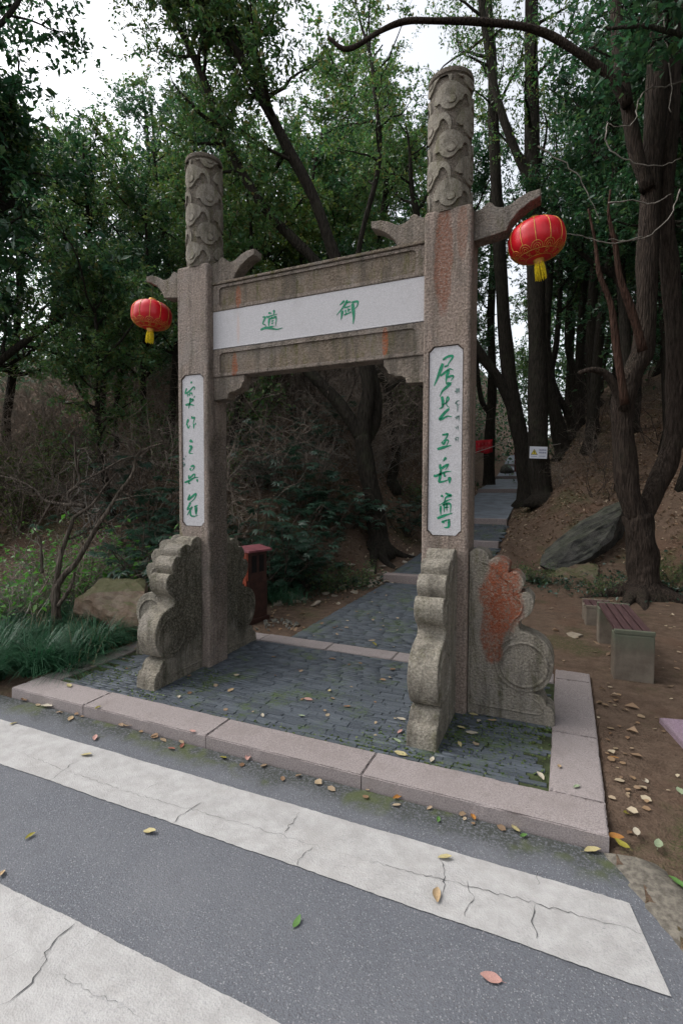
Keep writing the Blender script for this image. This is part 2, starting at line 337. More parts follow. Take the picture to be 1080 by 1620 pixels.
def m_leaf(name, cols, rough=.38, trans=.3, spec=.5):
    t = NT(name); q = t.geo.outputs['Random Per Island']; n = t.N.new('ShaderNodeValToRGB'); t.L.new(q, n.inputs[0]); e = n.color_ramp.elements
    for i, cc in enumerate(cols):
        if i < 2: el = e[i]; el.position = i/(len(cols)-1) if len(cols) > 1 else 0
        else: el = e.new(i/(len(cols)-1))
        el.color = (*cc, 1)
    if len(cols) > 2: e[0].position = 0.
    t.done(n.outputs[0], rough, None, spec)
    if trans:
        tr = t.N.new('ShaderNodeBsdfTranslucent'); mx = t.N.new('ShaderNodeMixShader'); mx.inputs[0].default_value = trans
        g = t.N.new('ShaderNodeHueSaturation'); g.inputs['Value'].default_value = 1.7; g.inputs['Saturation'].default_value = 1.1; t.L.new(n.outputs[0], g.inputs['Color']); t.L.new(g.outputs[0], tr.inputs[0])
        t.L.new(t.p.outputs[0], mx.inputs[1]); t.L.new(tr.outputs[0], mx.inputs[2]); t.L.new(mx.outputs[0], t.out.inputs[0])
    return t.m
def ramp(cols):
    return cols
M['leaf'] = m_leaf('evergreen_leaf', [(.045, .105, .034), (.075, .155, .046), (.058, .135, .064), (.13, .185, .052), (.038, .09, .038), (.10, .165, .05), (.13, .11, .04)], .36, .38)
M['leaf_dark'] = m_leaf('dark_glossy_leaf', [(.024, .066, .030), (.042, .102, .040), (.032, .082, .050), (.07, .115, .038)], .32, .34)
M['leaf_yellow'] = m_leaf('olive_leaf', [(.06, .10, .025), (.10, .13, .03), (.05, .10, .03)], .45, .35)
M['leaf_fresh'] = m_leaf('fresh_green_leaf', [(.07, .19, .035), (.11, .26, .05), (.05, .15, .04)], .4, .35)
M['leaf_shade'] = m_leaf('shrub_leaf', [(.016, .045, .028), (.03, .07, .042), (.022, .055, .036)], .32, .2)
M['leaf_tan'] = m_leaf('dry_leaf', [(.13, .085, .055), (.32, .235, .155), (.20, .12, .07), (.42, .35, .26), (.24, .16, .10)], .8, .1, .2)
M['grass'] = m_leaf('mondo_grass_blade', [(.014, .052, .026), (.036, .108, .052), (.023, .076, .04)], .42, .2, .35)
M['straw'] = m_leaf('dry_grass_blade', [(.16, .12, .07), (.25, .20, .12)], .8, .1)

# ================================================================== SETTING
rnd = random.Random(7); NR0 = np.random.default_rng(3)
# ---- ground: one sheet, fine near the gate and coarse to the horizon
def spread(lo, hi, step, far, g=1.16):
    a = list(np.arange(lo, hi+1e-6, step)); s = step
    while a[-1] < far: s *= g; a.append(a[-1]+s)
    s = step
    while a[0] > -far: s *= g; a.insert(0, a[0]-s)
    return np.array(a)
gx = spread(-4.5, 6.5, .09, 330); gy = spread(-2.5, 9.5, .09, 330)
GX, GY = np.meshgrid(gx, gy); GZ = H(GX, GY)
nx, ny = len(gx), len(gy); idx = np.arange(nx*ny).reshape(ny, nx)
q = np.stack([idx[:-1, :-1], idx[:-1, 1:], idx[1:, 1:], idx[1:, :-1]], -1).reshape(-1, 4)
ground = tris('ground', np.stack([GX, GY, GZ], -1).reshape(-1, 3), np.vstack([q[:, [0, 1, 2]], q[:, [0, 2, 3]]]), M['earth'], None, True)
tag(ground, kind='structure')
# ---- road sheet
RZ = -.07
V = []; F = []; ys = list(np.linspace(-1.0, -2.4, 15))+[-3, -4, -6, -9, -12.2]; xs = np.concatenate([np.linspace(-60, -6, 8), np.linspace(-4, 2.6, 8), [3.0]])
for y in ys:
    e = float(road_edge(y))
    for x in list(xs)+[e]:
        wv = .03*math.sin(y*23)*(x == e); V.append((x+wv, y, plane(x, y)+RZ))
k = len(xs)+1
for i in range(len(ys)-1):
    for j in range(k-1): F.append((i*k+j, (i+1)*k+j, (i+1)*k+j+1, i*k+j+1))
road = tag(mesh('road', V, F, M['asphalt']), kind='structure')
# ---- crossing stripes: worn, wavy-edged paint
def stripe(x0, ya, yb, xa, xb, off, seed):
    r = random.Random(seed); n = 420; V = []; F = []
    for i in range(n+1):
        t = i/n; x = x0+(xa-x0)*t; x2 = x0+(xb-x0)*t
        e1 = .002*math.sin(i*.23+seed)+r.uniform(-.0022, .0022); e2 = .002*math.sin(i*.19+seed)+r.uniform(-.0025, .0025)
        V += [(x, ya+e1, plane(x, ya)+RZ+off), (x2, yb+e2, plane(x2, yb)+RZ+off)]
    for i in range(n): F.append((2*i, 2*i+1, 2*i+3, 2*i+2))
    return mesh('crossing_stripe', V, F, M['stripe'], road)
tag(stripe(-7, -1.275, -1.645, 3.445, 3.53, .005, 1), 'white painted crossing stripe closest to the gate')
tag(stripe(-7, -2.235, -2.62, 3.9, 4.1, .005, 2), 'white painted crossing stripe nearest the viewer')
def crack(P, wd, seed, off=.008):
    r = random.Random(seed); P = np.array([gnd(*p, RZ)[:2] for p in P]); Q = []
    for i in range(len(P)-1):
        n = max(2, int(np.linalg.norm(P[i+1]-P[i])/.018))
        for kk in range(n):
            t = kk/n; Q.append(P[i]+(P[i+1]-P[i])*t+np.array([r.uniform(-1, 1), r.uniform(-1, 1)])*.009)
    Q.append(P[-1]); Q = np.array(Q); tg = np.gradient(Q, axis=0); tg /= np.linalg.norm(tg, axis=1)[:, None]+1e-9; nn = np.stack([-tg[:, 1], tg[:, 0]], 1); V = []; F = []
    for i, (p, n2) in enumerate(zip(Q, nn)):
        ww = wd*.5*(.25+r.random())*min(1, 4*min(i+.3, len(Q)-i-.7)/len(Q)+.15)
        for s_ in (1, -1): a = p+n2*ww*s_; V.append((a[0], a[1], plane(a[0], a[1])+RZ+off))
    for i in range(len(Q)-1): F.append((2*i, 2*i+1, 2*i+3, 2*i+2))
    return mesh('crack', V, F, M['crack'], road)
CR = [([(0, 1180), (115, 1225), (230, 1263), (330, 1290), (450, 1325), (550, 1356)], .0016), ([(550, 1356), (700, 1394), (840, 1430), (940, 1458), (1024, 1481)], .0028),
      ([(75, 1240), (110, 1213), (125, 1205)], .003), ([(272, 1308), (290, 1288), (318, 1272)], .004), ([(230, 1252), (250, 1240)], .002), ([(448, 1320), (475, 1287)], .004),
      ([(468, 1373), (480, 1355), (495, 1342)], .003), ([(696, 1360), (706, 1380), (700, 1415)], .0045), ([(740, 1398), (748, 1425), (735, 1453)], .003),
      ([(852, 1382), (850, 1402)], .003), ([(845, 1433), (840, 1458), (848, 1488)], .004), ([(0, 1594), (40, 1570), (65, 1540), (70, 1515), (100, 1480), (128, 1457)], .0045), ([(65, 1520), (82, 1505)], .002),
      ([(20, 1445), (55, 1424)], .0015), ([(130, 1505), (165, 1472)], .0012), ([(75, 1535), (150, 1575), (220, 1612)], .0013), ([(0, 1525), (40, 1503)], .0015)]
for i, (P, wd) in enumerate(CR): crack(P, wd, i)
# pale concrete shoulder where the road meets the earth
V = []; F = []; yy_ = np.linspace(-1.0, -2.3, 40)
for i, y in enumerate(yy_):
    e = float(road_edge(y)); wd_ = .10+.26*min(1, (i+2)/14)+.02*math.sin(i*1.7)+NR0.normal()*.008
    for u_, h_ in ((-.05+NR0.normal()*.006, -.074), (-.02, -.062), (wd_*.5, -.050), (wd_, -.058), (wd_+.05, -.11)): V.append((e+u_, y, plane(e, y)+h_+NR0.normal()*.0012))
for i in range(39):
    for j in range(4): F.append((i*5+j, (i+1)*5+j, (i+1)*5+j+1, i*5+j+1))
tag(mesh('road_shoulder', V, F, M['gravel'], None, True), kind='structure')

# ---- platform kerb of pink granite slabs
def slab_quad(name, pts, z_lo, z_hi, m, parent, bev=.006):
    bm = bmesh.new(); A = [bm.verts.new((x, y, plane(x, y)+z_lo)) for x, y in pts]; B = [bm.verts.new((x, y, plane(x, y)+z_hi)) for x, y in pts]
    bm.faces.new(A[::-1]); top = bm.faces.new(B); n = len(pts)
    for i in range(n): bm.faces.new((A[i], A[(i+1) % n], B[(i+1) % n], B[i]))
    bmesh.ops.bevel(bm, geom=list(top.edges), offset=bev, segments=2, affect='EDGES')
    bmesh.ops.subdivide_edges(bm, edges=[e for e in bm.edges if e.calc_length() > .15 and abs(e.verts[0].co.z-e.verts[1].co.z) < .06], cuts=17, use_grid_fill=True)
    zt = max(v.co.z-plane(v.co.x, v.co.y) for v in bm.verts); cx_ = sum(a for a, b_ in pts)/n; cy_ = sum(b_ for a, b_ in pts)/n
    xs_ = [a for a, _ in pts]; ys_ = [b_ for _, b_ in pts]
    for v in bm.verts:      # worn, slightly chipped arrises
        ed = min(v.co.x-min(xs_), max(xs_)-v.co.x, v.co.y-min(ys_), max(ys_)-v.co.y); dz = zt-(v.co.z-plane(v.co.x, v.co.y))
        if ed < .012 and dz < .012:
            k = .0018*rnd.random()+(.008*rnd.random() if rnd.random() < .07 else 0); v.co.z -= k; v.co.x += (cx_-v.co.x)/abs(cx_-v.co.x+1e-6)*k*.6*(min(v.co.x-min(xs_), max(xs_)-v.co.x) < .012); v.co.y += (cy_-v.co.y)/abs(cy_-v.co.y+1e-6)*k*.6*(min(v.co.y-min(ys_), max(ys_)-v.co.y) < .012)
    return bm_obj(name, bm, m, parent)
kerb = tag(empty('kerb', (1.28, -.85, -.03)), kind='structure')
kerb_inv = Matrix.Translation((-1.28, .85, .03))
def kslab(x0, x1, y0, y1, hi=.004, nm='kerb_stone'):
    j = lambda: rnd.uniform(-.002, .002)
    o = slab_quad(nm, [(x0+.002, y0+j()), (x1-.002, y0+j()), (x1-.002, y1+j()), (x0+.002, y1+j())], -.16, hi+rnd.uniform(-.003, .003), M['kerb'], kerb); o.matrix_parent_inverse = kerb_inv; return o
FX = [-.84, -.03, 1.085, 2.165, 3.395]
for a, b in zip(FX[:-1], FX[1:]): kslab(a, b, -.985, -.725)
RYj = [-.721, -.02, .96, 1.18]
for a, b in zip(RYj[:-1], RYj[1:]): kslab(3.125, 3.397, a+.002, b-.002)
for a, b in ((-.721, .05), (.054, .83)): kslab(-.84, -.62, a, b)
BX = [-.84, .30, 1.06, 1.74, 2.45, 3.12]
for a, b in zip(BX[:-1], BX[1:]): kslab(a, b, .84, 1.06)

# ---- brick paving: the nearest bricks are pieces of their own
def brick_proto(L, D):
    bm = box_bm(-L/2, L/2, -D/2, D/2, -.035, 0); bmesh.ops.delete(bm, geom=[f for f in bm.faces if f.normal.z < -.9], context='FACES_ONLY')
    top = [f for f in bm.faces if f.normal.z > .9][0]; bmesh.ops.inset_region(bm, faces=[top], thickness=.0025, depth=0)
    for v in [v for f in bm.faces for v in f.verts]:
        pass
    edge = [v for v in bm.verts if abs(abs(v.co.x)-L/2) < 1e-6 and v.co.z > -.01]
    for v in edge: v.co.z = -.0035
    me = bpy.data.meshes.new('brick'); bm.to_mesh(me); bm.free(); me.materials.append(M['brick']); return me
BL = [.13, .16, .185, .21]; BROT = .037
BP = [brick_proto(l-.003, BROT-.003) for l in BL]
paving = tag(empty('pavement', (1.25, 0, 0)), kind='structure')
def bed(name, x0, x1, y0, y1, off, parent):
    n = 12; V = []; F = []
    for i in range(n+1):
        y = y0+(y1-y0)*i/n
        for x in (x0, x1): V.append((x, y, plane(x, y)+off))
    for i in range(n): F.append((2*i, 2*i+1, 2*i+3, 2*i+2))
    return mesh(name, V, F, M['joint'], parent)
b = bed('joint_bed', -.625, 3.13, -.73, .85, -.008, paving); b.matrix_parent_inverse = Matrix.Translation((-1.25, 0, 0))
allb = []
y = -.7225+BROT/2; row = 0
while y < .84:
    x = -.62-rnd.uniform(0, .1)
    while x < 3.12:
        kk = rnd.choices(range(4), (2, 4, 4, 2))[0]; L = BL[kk]; xm = x+L/2
        if xm-L/2 > -.64 and xm+L/2 < 3.135: allb.append((kk, xm, y, rnd.uniform(-.003, .0015), rnd.gauss(0, .010), rnd.gauss(0, .006), rnd.gauss(0, .003)))
        x += L
    y += BROT; row += 1
STONES = [(-.05, .40, -.66, .9), (2.18, 2.62, -.62, .9), (2.55, 3.14, .0, .28), (-.58, 0, 0, .28)]
def hidden(bx, by): return any(a < bx < b_ and c < by < d for a, b_, c, d in STONES)
vis = [q_ for q_ in allb]
def cdist(q_): return math.hypot(q_[1]-CAM[0], q_[2]-CAM[1])
order = sorted([q_ for q_ in allb if not hidden(q_[1], q_[2])], key=cdist)
near, rest = set(order[:300]), []
for q_ in allb:
    if q_ in near:
        o = bpy.data.objects.new('brick', BP[q_[0]]); link(o, paving); o.location = (q_[1]-1.25, q_[2], plane(q_[1], q_[2])+q_[3]); o.rotation_euler = (q_[4], q_[5], q_[6])
    else: rest.append(q_)
def brick_mass(name, L_, parent, inv=None, zf=None):
    V = []; T = []; n = 0; cache = []
    for me in BP:
        me.calc_loop_triangles(); v = np.array([tuple(a.co) for a in me.vertices]); t = np.array([tuple(a.vertices) for a in me.loop_triangles]); cache.append((v, t))
    for q_ in L_:
        v, t = cache[q_[0]]; c, s_ = math.cos(q_[6]), math.sin(q_[6])
        x = v[:, 0]*c-v[:, 1]*s_+q_[1]; yy = v[:, 0]*s_+v[:, 1]*c+q_[2]; z = v[:, 2]+q_[3]+v[:, 0]*q_[5]*-1+v[:, 1]*q_[4]
        z = z+(plane(x, yy) if zf is None else zf(x, yy)); V.append(np.stack([x, yy, z], 1)); T.append(t+n); n += len(v)
    o = tris(name, np.vstack(V), np.vstack(T), M['brick'], parent)
    if inv: o.matrix_parent_inverse = inv
    return o
tag(brick_mass('paver_bricks', rest, paving, Matrix.Translation((-1.25, 0, 0))), kind='stuff')

# ---- the path climbing away from the gate
path = tag(empty('path', (1.23, 1.1, 0)), kind='structure'); PINV = Matrix.Translation((-1.23, -1.1, 0))
LAND = [(1.065, 4.25, .0235, .0955), (4.46, 7.27, .215, .42), (7.48, 8.87, .54, .82), (9.08, 14.37, .94, 1.58), (14.58, 20.87, 1.70, 2.22), (21.08, 26.37, 2.35, 3.08), (26.58, 36., 3.21, 4.4)]
def landz(y): return np.interp(y, [a for l in LAND for a in l[:2]], [a for l in LAND for a in l[2:]])
def path_bed(y0, y1, off=-.006):
    n = 8; V = []; F = []
    for i in range(n+1):
        y = y0+(y1-y0)*i/n; c = float(xc(y)); z = float(landz(y))+off
        V += [(c-.675, y, z-.1), (c-.675, y, z), (c+.675, y, z), (c+.675, y, z-.1)]
    for i in range(n):
        for j in range(3): F.append((4*i+j, 4*i+j+1, 4*i+j+5, 4*i+j+4))
    F += [(0, 3, 2, 1), (4*n, 4*n+1, 4*n+2, 4*n+3)]
    return V, F
pb = []
for li, (y0, y1, z0, z1) in enumerate(LAND):
    V, F = path_bed(y0, y1); o = mesh('landing_bed', V, F, M['joint'] if li < 3 else M['slab'], path); o.matrix_parent_inverse = PINV
    if li > 2: continue
    y = y0+BROT/2+.004
    while y < y1-BROT/2:
        c = float(xc(y)); x = c-.672+rnd.uniform(-.02, 0); e = c+.672
        while x < e-.03:
            kk = rnd.choices(range(4), (2, 4, 4, 2))[0]; L = BL[kk]
            if x+L > e+.02: kk = 0; L = BL[0]
            pb.append((kk, x+L/2, y, rnd.uniform(-.003, .002), rnd.gauss(0, .008), rnd.gauss(0, .006), rnd.gauss(0, .003))); x += L
        y += BROT
tag(brick_mass('path_bricks', pb, path, PINV, lambda x, y: landz(y)), kind='stuff')
for (y0, y1, z0, z1), (a0, a1, b0, b1) in zip(LAND[1:], LAND[:-1]):
    c = float(xc(y0)); o = box('step_stone', c-.72+(.03 if y0 > 5 else -.04), c+.7, a1+.002, y0-.002, b1-.08, z0+.006, M['step'], path, .008); o.matrix_parent_inverse = PINV

# ================================================================== THE GATE
WORLD = True
gate = tag(empty('stone_gate', (1.28, .138, 0)), 'carved granite memorial gate with two cloud columns and green lettering', 'gate')
XL, XR, PW, PD, ZT = 0., 2.23, .334, .276, 3.528
YB, BD = .068, .14
def notched(x0, x1, z0, z1, k=.035):
    a = k*.45
    return [(x0, z0+k), (x0+a, z0+a*1.4), (x0+k, z0), (x1-k, z0), (x1-a, z0+a*1.4), (x1, z0+k), (x1, z1-k), (x1-a, z1-a*1.4), (x1-k, z1), (x0+k, z1), (x0+a, z1-a*1.4), (x0, z1-k)]
def pillar(x0):
    bm = box_bm(x0, x0+PW, 0, PD, -.1, ZT, .022, 3)
    o = bm_obj('pillar', bm, M['pillar'], gate)
    cut = bm_obj('cutter', prism_bm(notched(x0+.042, x0+.288, 1.245, 2.585), -.1, .022), M['panel'])
    boolean(o, [cut]); return o
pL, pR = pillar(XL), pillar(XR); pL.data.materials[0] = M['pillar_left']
def panel(x0, lab):
    return tag(bm_obj('inscription_panel', prism_bm(notched(x0+.048, x0+.282, 1.251, 2.579), .010, .03, bev=.0015), M['panel'], gate), lab)
panL = panel(XL, 'narrow white stone panel with five green characters on the left pillar')
panR = panel(XR, 'white stone panel with five green characters on the right pillar')

# round column tops wrapped with carved clouds
def column(cx, seed):
    cy = PD/2; r = .148; z0, z1 = ZT-.02, 4.46
    prof = [(0, z0), (r, z0), (r, z1-.05), (r+.001, z1-.035), (r+.010, z1-.03), (r+.013, z1-.015), (r+.010, z1), (r-.01, z1+.012), (0, z1+.016)]
    V, F = lathe(prof, 48, (cx, cy, 0)); c = mesh('cloud_column', V, F, M['cloud'], gate)
    c.data.polygons.foreach_set('use_smooth', [True]*len(c.data.polygons))
    md = c.modifiers.new('edges', 'EDGE_SPLIT'); md.split_angle = R(40)
    # a cloud: lobed head with two tails, in (arc length, height)
    def cloud(a0, zc, fl, zmax):
        head = [(-.10, .02), (-.108, -.012), (-.085, -.03), (-.062, -.028), (-.048, -.055), (-.015, -.082), (.022, -.08), (.047, -.055), (.062, -.034), (.085, -.02), (.095, .012), (.118, .022), (.140, -.005), (.150, -.035), (.158, -.07), (.170, -.03), (.160, .025), (.130, .06), (.098, .063), (.075, .075), (.03, .098), (-.02, .10), (-.06, .08), (-.085, .05)]
        P = crom(head+[head[0]], 3)[:-1]; bm = bmesh.new()
        def pt(u, v, h): a = a0+fl*u/r; rr = r+h; return (cx+rr*math.sin(a), cy-rr*math.cos(a), min(max(zc+v, z0+.01), zmax))
        A = [bm.verts.new(pt(u, v, .0135)) for u, v in P]; B = [bm.verts.new(pt(u*1.03, v*1.03-.001, -.01)) for u, v in P]
        edges = [bm.edges.new((A[i], A[(i+1) % len(A)])) for i in range(len(A))]
        # fill the face as a strip of slices so that it follows the round of the column
        us = np.array([p_[0] for p_ in P]); 
        for i in range(len(A)): bm.faces.new((A[i], B[i], B[(i+1) % len(B)], A[(i+1) % len(A)]))
        r_ = bmesh.ops.triangle_fill(bm, edges=edges, use_beauty=True)
        # refine and wrap
        bmesh.ops.subdivide_edges(bm, edges=[e for e in bm.edges if e.calc_length() > .03], cuts=2, use_grid_fill=False)
        bmesh.ops.triangulate(bm, faces=bm.faces[:])
        for v in bm.verts:
            d = Vector((v.co.x-cx, v.co.y-cy)); 
            rr = r+.0135 if d.length > r-.006 and v not in B else r-.01
            if v in B: rr = r-.01
            d.normalize(); v.co.x = cx+d.x*rr; v.co.y = cy+d.y*rr
        bmesh.ops.recalc_face_normals(bm, faces=bm.faces[:])
        bm_obj('carved_cloud', bm, M['relief'], c)
        # curl in the middle of the head
        tb = Tubes(); C_ = []
        for t in np.linspace(0, 1, 14):
            an = -2.9+t*4.1; q_ = .014+.030*t; C_.append(pt(.004+q_*math.cos(an)*1.05, -.022+q_*math.sin(an), .0138))
        tb.add(C_, [.0022+.0030*math.sin(math.pi*t) for t in np.linspace(0, 1, 14)], 5); tb.build('carved_curl', M['cloud'], c)
    for row in range(6):
        for k in range(3):
            a = R(seed+k*120+(60 if row % 2 else 0)); cloud(a, ZT+.085+row*.162, 1, z1-.055)
column(.2, -10); column(2.38, 8)

# beams, name board, corbels
def beam(z0, z1, cz0, cz1):
    o = bm_obj('beam', box_bm(XL+PW+.001, XR-.001, YB, YB+BD, z0, z1, .008), M['beam'], gate)
    x0, x1 = XL+PW+.075, XR-.075; rr = .03; pl = []
    for cx_, cz_, a0 in ((x1-rr, cz1-rr, 0), (x0+rr, cz1-rr, 90), (x0+rr, cz0+rr, 180), (x1-rr, cz0+rr, 270)):
        for k in range(7): a = R(a0+k*15); pl.append((cx_+rr*math.cos(a), cz_+rr*math.sin(a)))
    boolean(o, [bm_obj('cutter', prism_bm(pl, 0, YB+.013), M['beam'])])
    pl2 = [(x+(.0015 if x < 1.28 else -.0015), z) for x, z in pl]
    bm_obj('sunken_panel', prism_bm(pl2, YB+.0115, YB+.03), M['beam_moss'], o); return o
ub = beam(3.121, 3.345, 3.152, 3.318); lb = beam(2.555, 2.795, 2.585, 2.757)
cap = box('beam_cap', XL+PW+.002, XR-.002, YB-.012, YB+BD+.012, 3.3455, 3.368, M['beam_moss'], gate, .005)
board = tag(box('name_board', XL+PW+.002, XR-.002, YB+.006, YB+.11, 2.796, 3.120, M['panel'], gate, .003), 'white stone name board with two large green characters')
box('board_lip', XL+PW+.004, XR-.004, YB-.004, YB+.0055, 2.7955, 2.806, M['panel'], gate, .003)
cor = [(0, 2.36), (-.155, 2.363), (-.165, 2.40), (-.19, 2.418), (-.222, 2.421), (-.245, 2.421), (-.265, 2.434), (-.295, 2.44), (-.315, 2.455), (-.322, 2.48), (-.345, 2.50), (-.35, 2.553), (0, 2.553)]
cor = [(x*.92, z) for x, z in cor]
for sgn, x0 in ((1, XR-.001), (-1, XL+PW+.001)):
    bm_obj('corbel', prism_bm([(x0+sgn*u, v) for u, v in cor], YB+.012, YB+.128, bev=.004), M['arm'], gate)
# cloud arms reaching out from the pillar heads
ARM = [(0, 3.30), (.218, 3.328), (.245, 3.385), (.295, 3.44), (.37, 3.488), (.43, 3.508), (.432, 3.558), (.36, 3.553), (.295, 3.531), (.24, 3.497), (.20, 3.489), (.165, 3.497), (.14, 3.508), (.122, 3.535), (.10, 3.545), (.08, 3.535), (.055, 3.512), (.028, 3.505), (0, 3.497)]
def arm(x0, sgn, dz=0., s_=1.): bm_obj('cloud_arm', prism_bm([(x0+sgn*u*s_, v+dz) for u, v in ARM], YB+.006, YB+.126, bev=.006), M['arm'], gate)
arm(XR+PW-.004, 1); arm(XL+.004, -1)
arm(XR+.004, -1, .034); arm(XL+PW-.004, 1, .034)

# scroll-edged drum stones clasping the pillars
segs = [[(0, 1.135), (.03, 1.158), (.06, 1.163), (.115, 1.143), (.138, 1.088)], [(.138, 1.088), (.180, 1.108), (.225, 1.103), (.268, 1.068), (.264, 1.008)],
        [(.264, 1.008), (.312, 1.018), (.349, .988), (.368, .94), (.340, .874)], [(.340, .874), (.388, .882), (.423, .85), (.430, .812), (.421, .76), (.392, .718), (.355, .69), (.336, .655), (.348, .62), (.392, .604)],
        [(.392, .604), (.45, .585), (.51, .545), (.548, .485), (.561, .40), (.541, .31), (.495, .235), (.428, .203)], [(.428, .203), (.478, .19), (.508, .158), (.522, .122)], [(.522, .122), (.54, .118), (.562, .095), (.572, .05), (.575, -.06)]]
PROF = []
for sg in segs: PROF += [tuple(p_) for p_ in crom(sg, 4)[:-1]]
PROF += [(.575, -.06), (0, -.06)]
def drum(cx, cy, axis, sgn, m, lab=None, th=.19):
    """axis: the horizontal direction the stone reaches along; centred on (cx, cy) across"""
    if axis == 'x': bm = prism_bm([(cx+sgn*(u+.004), v) for u, v in PROF], cy-th/2, cy+th/2, 'y', .007)
    else: bm = prism_bm([(cy+sgn*(u+.004), v) for u, v in PROF], cx-th/2, cx+th/2, 'x', .007)
    o = bm_obj('drum_stone', bm, m, gate)
    if lab: tag(o, lab)
    tb = Tubes()
    inner = np.array(PROF[4:-3]); tg = np.gradient(inner, axis=0); tg /= np.linalg.norm(tg, axis=1)[:, None]+1e-9; nn = np.stack([tg[:, 1], -tg[:, 0]], 1)
    ctr = np.array([.15, .5]); off = inner+nn*-.0
    ks = np.ones(3)/3
    for side in (-1, 1):
        f = (lambda u, v, h: (cx+sgn*(u+.004), cy+side*(th/2+h), v)) if axis == 'x' else (lambda u, v, h: (cx+side*(th/2+h), cy+sgn*(u+.004), v))
        ring = [f(.370+.150*math.cos(a), .385+.150*math.sin(a), .001) for a in np.linspace(0, 2*math.pi, 40)]
        tb.add(ring, .011, 6, False); ring2 = [f(.370+.185*math.cos(a), .388+.185*math.sin(a), .0) for a in np.linspace(R(110), R(300), 24)]; tb.add(ring2, .007, 5)
        line = [f(u-.032, v-.02, .0) for u, v in crom([(.10, 1.10), (.2, 1.06), (.25, 1.0), (.315, .95), (.33, .87), (.385, .83), (.38, .76), (.33, .70), (.315, .64), (.35, .585)], 4)]; tb.add(line, .0075, 5)
        base_ = [f(u, v, .0) for u, v in crom([(.02, .09), (.045, .065), (.30, .06), (.46, .06), (.50, .085), (.48, .13), (.43, .165)], 4)]; tb.add(base_, .0075, 5)
        edge = [f(.022, v, 0.) for v in np.linspace(.06, 1.10, 10)]; tb.add(edge, .005, 4)
    tb.build('carved_line', m, o)
    return o
cyp = PD/2
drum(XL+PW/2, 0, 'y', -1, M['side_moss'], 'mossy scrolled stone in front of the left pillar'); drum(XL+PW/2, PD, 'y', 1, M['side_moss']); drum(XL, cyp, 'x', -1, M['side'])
drum(XR+PW/2, 0, 'y', -1, M['side'], 'pale scrolled stone in front of the right pillar'); drum(XR+PW/2, PD, 'y', 1, M['side']); drum(XR+PW, cyp-.0, 'x', 1, M['orange'], 'scrolled stone with a vivid orange lichen patch beside the right pillar')

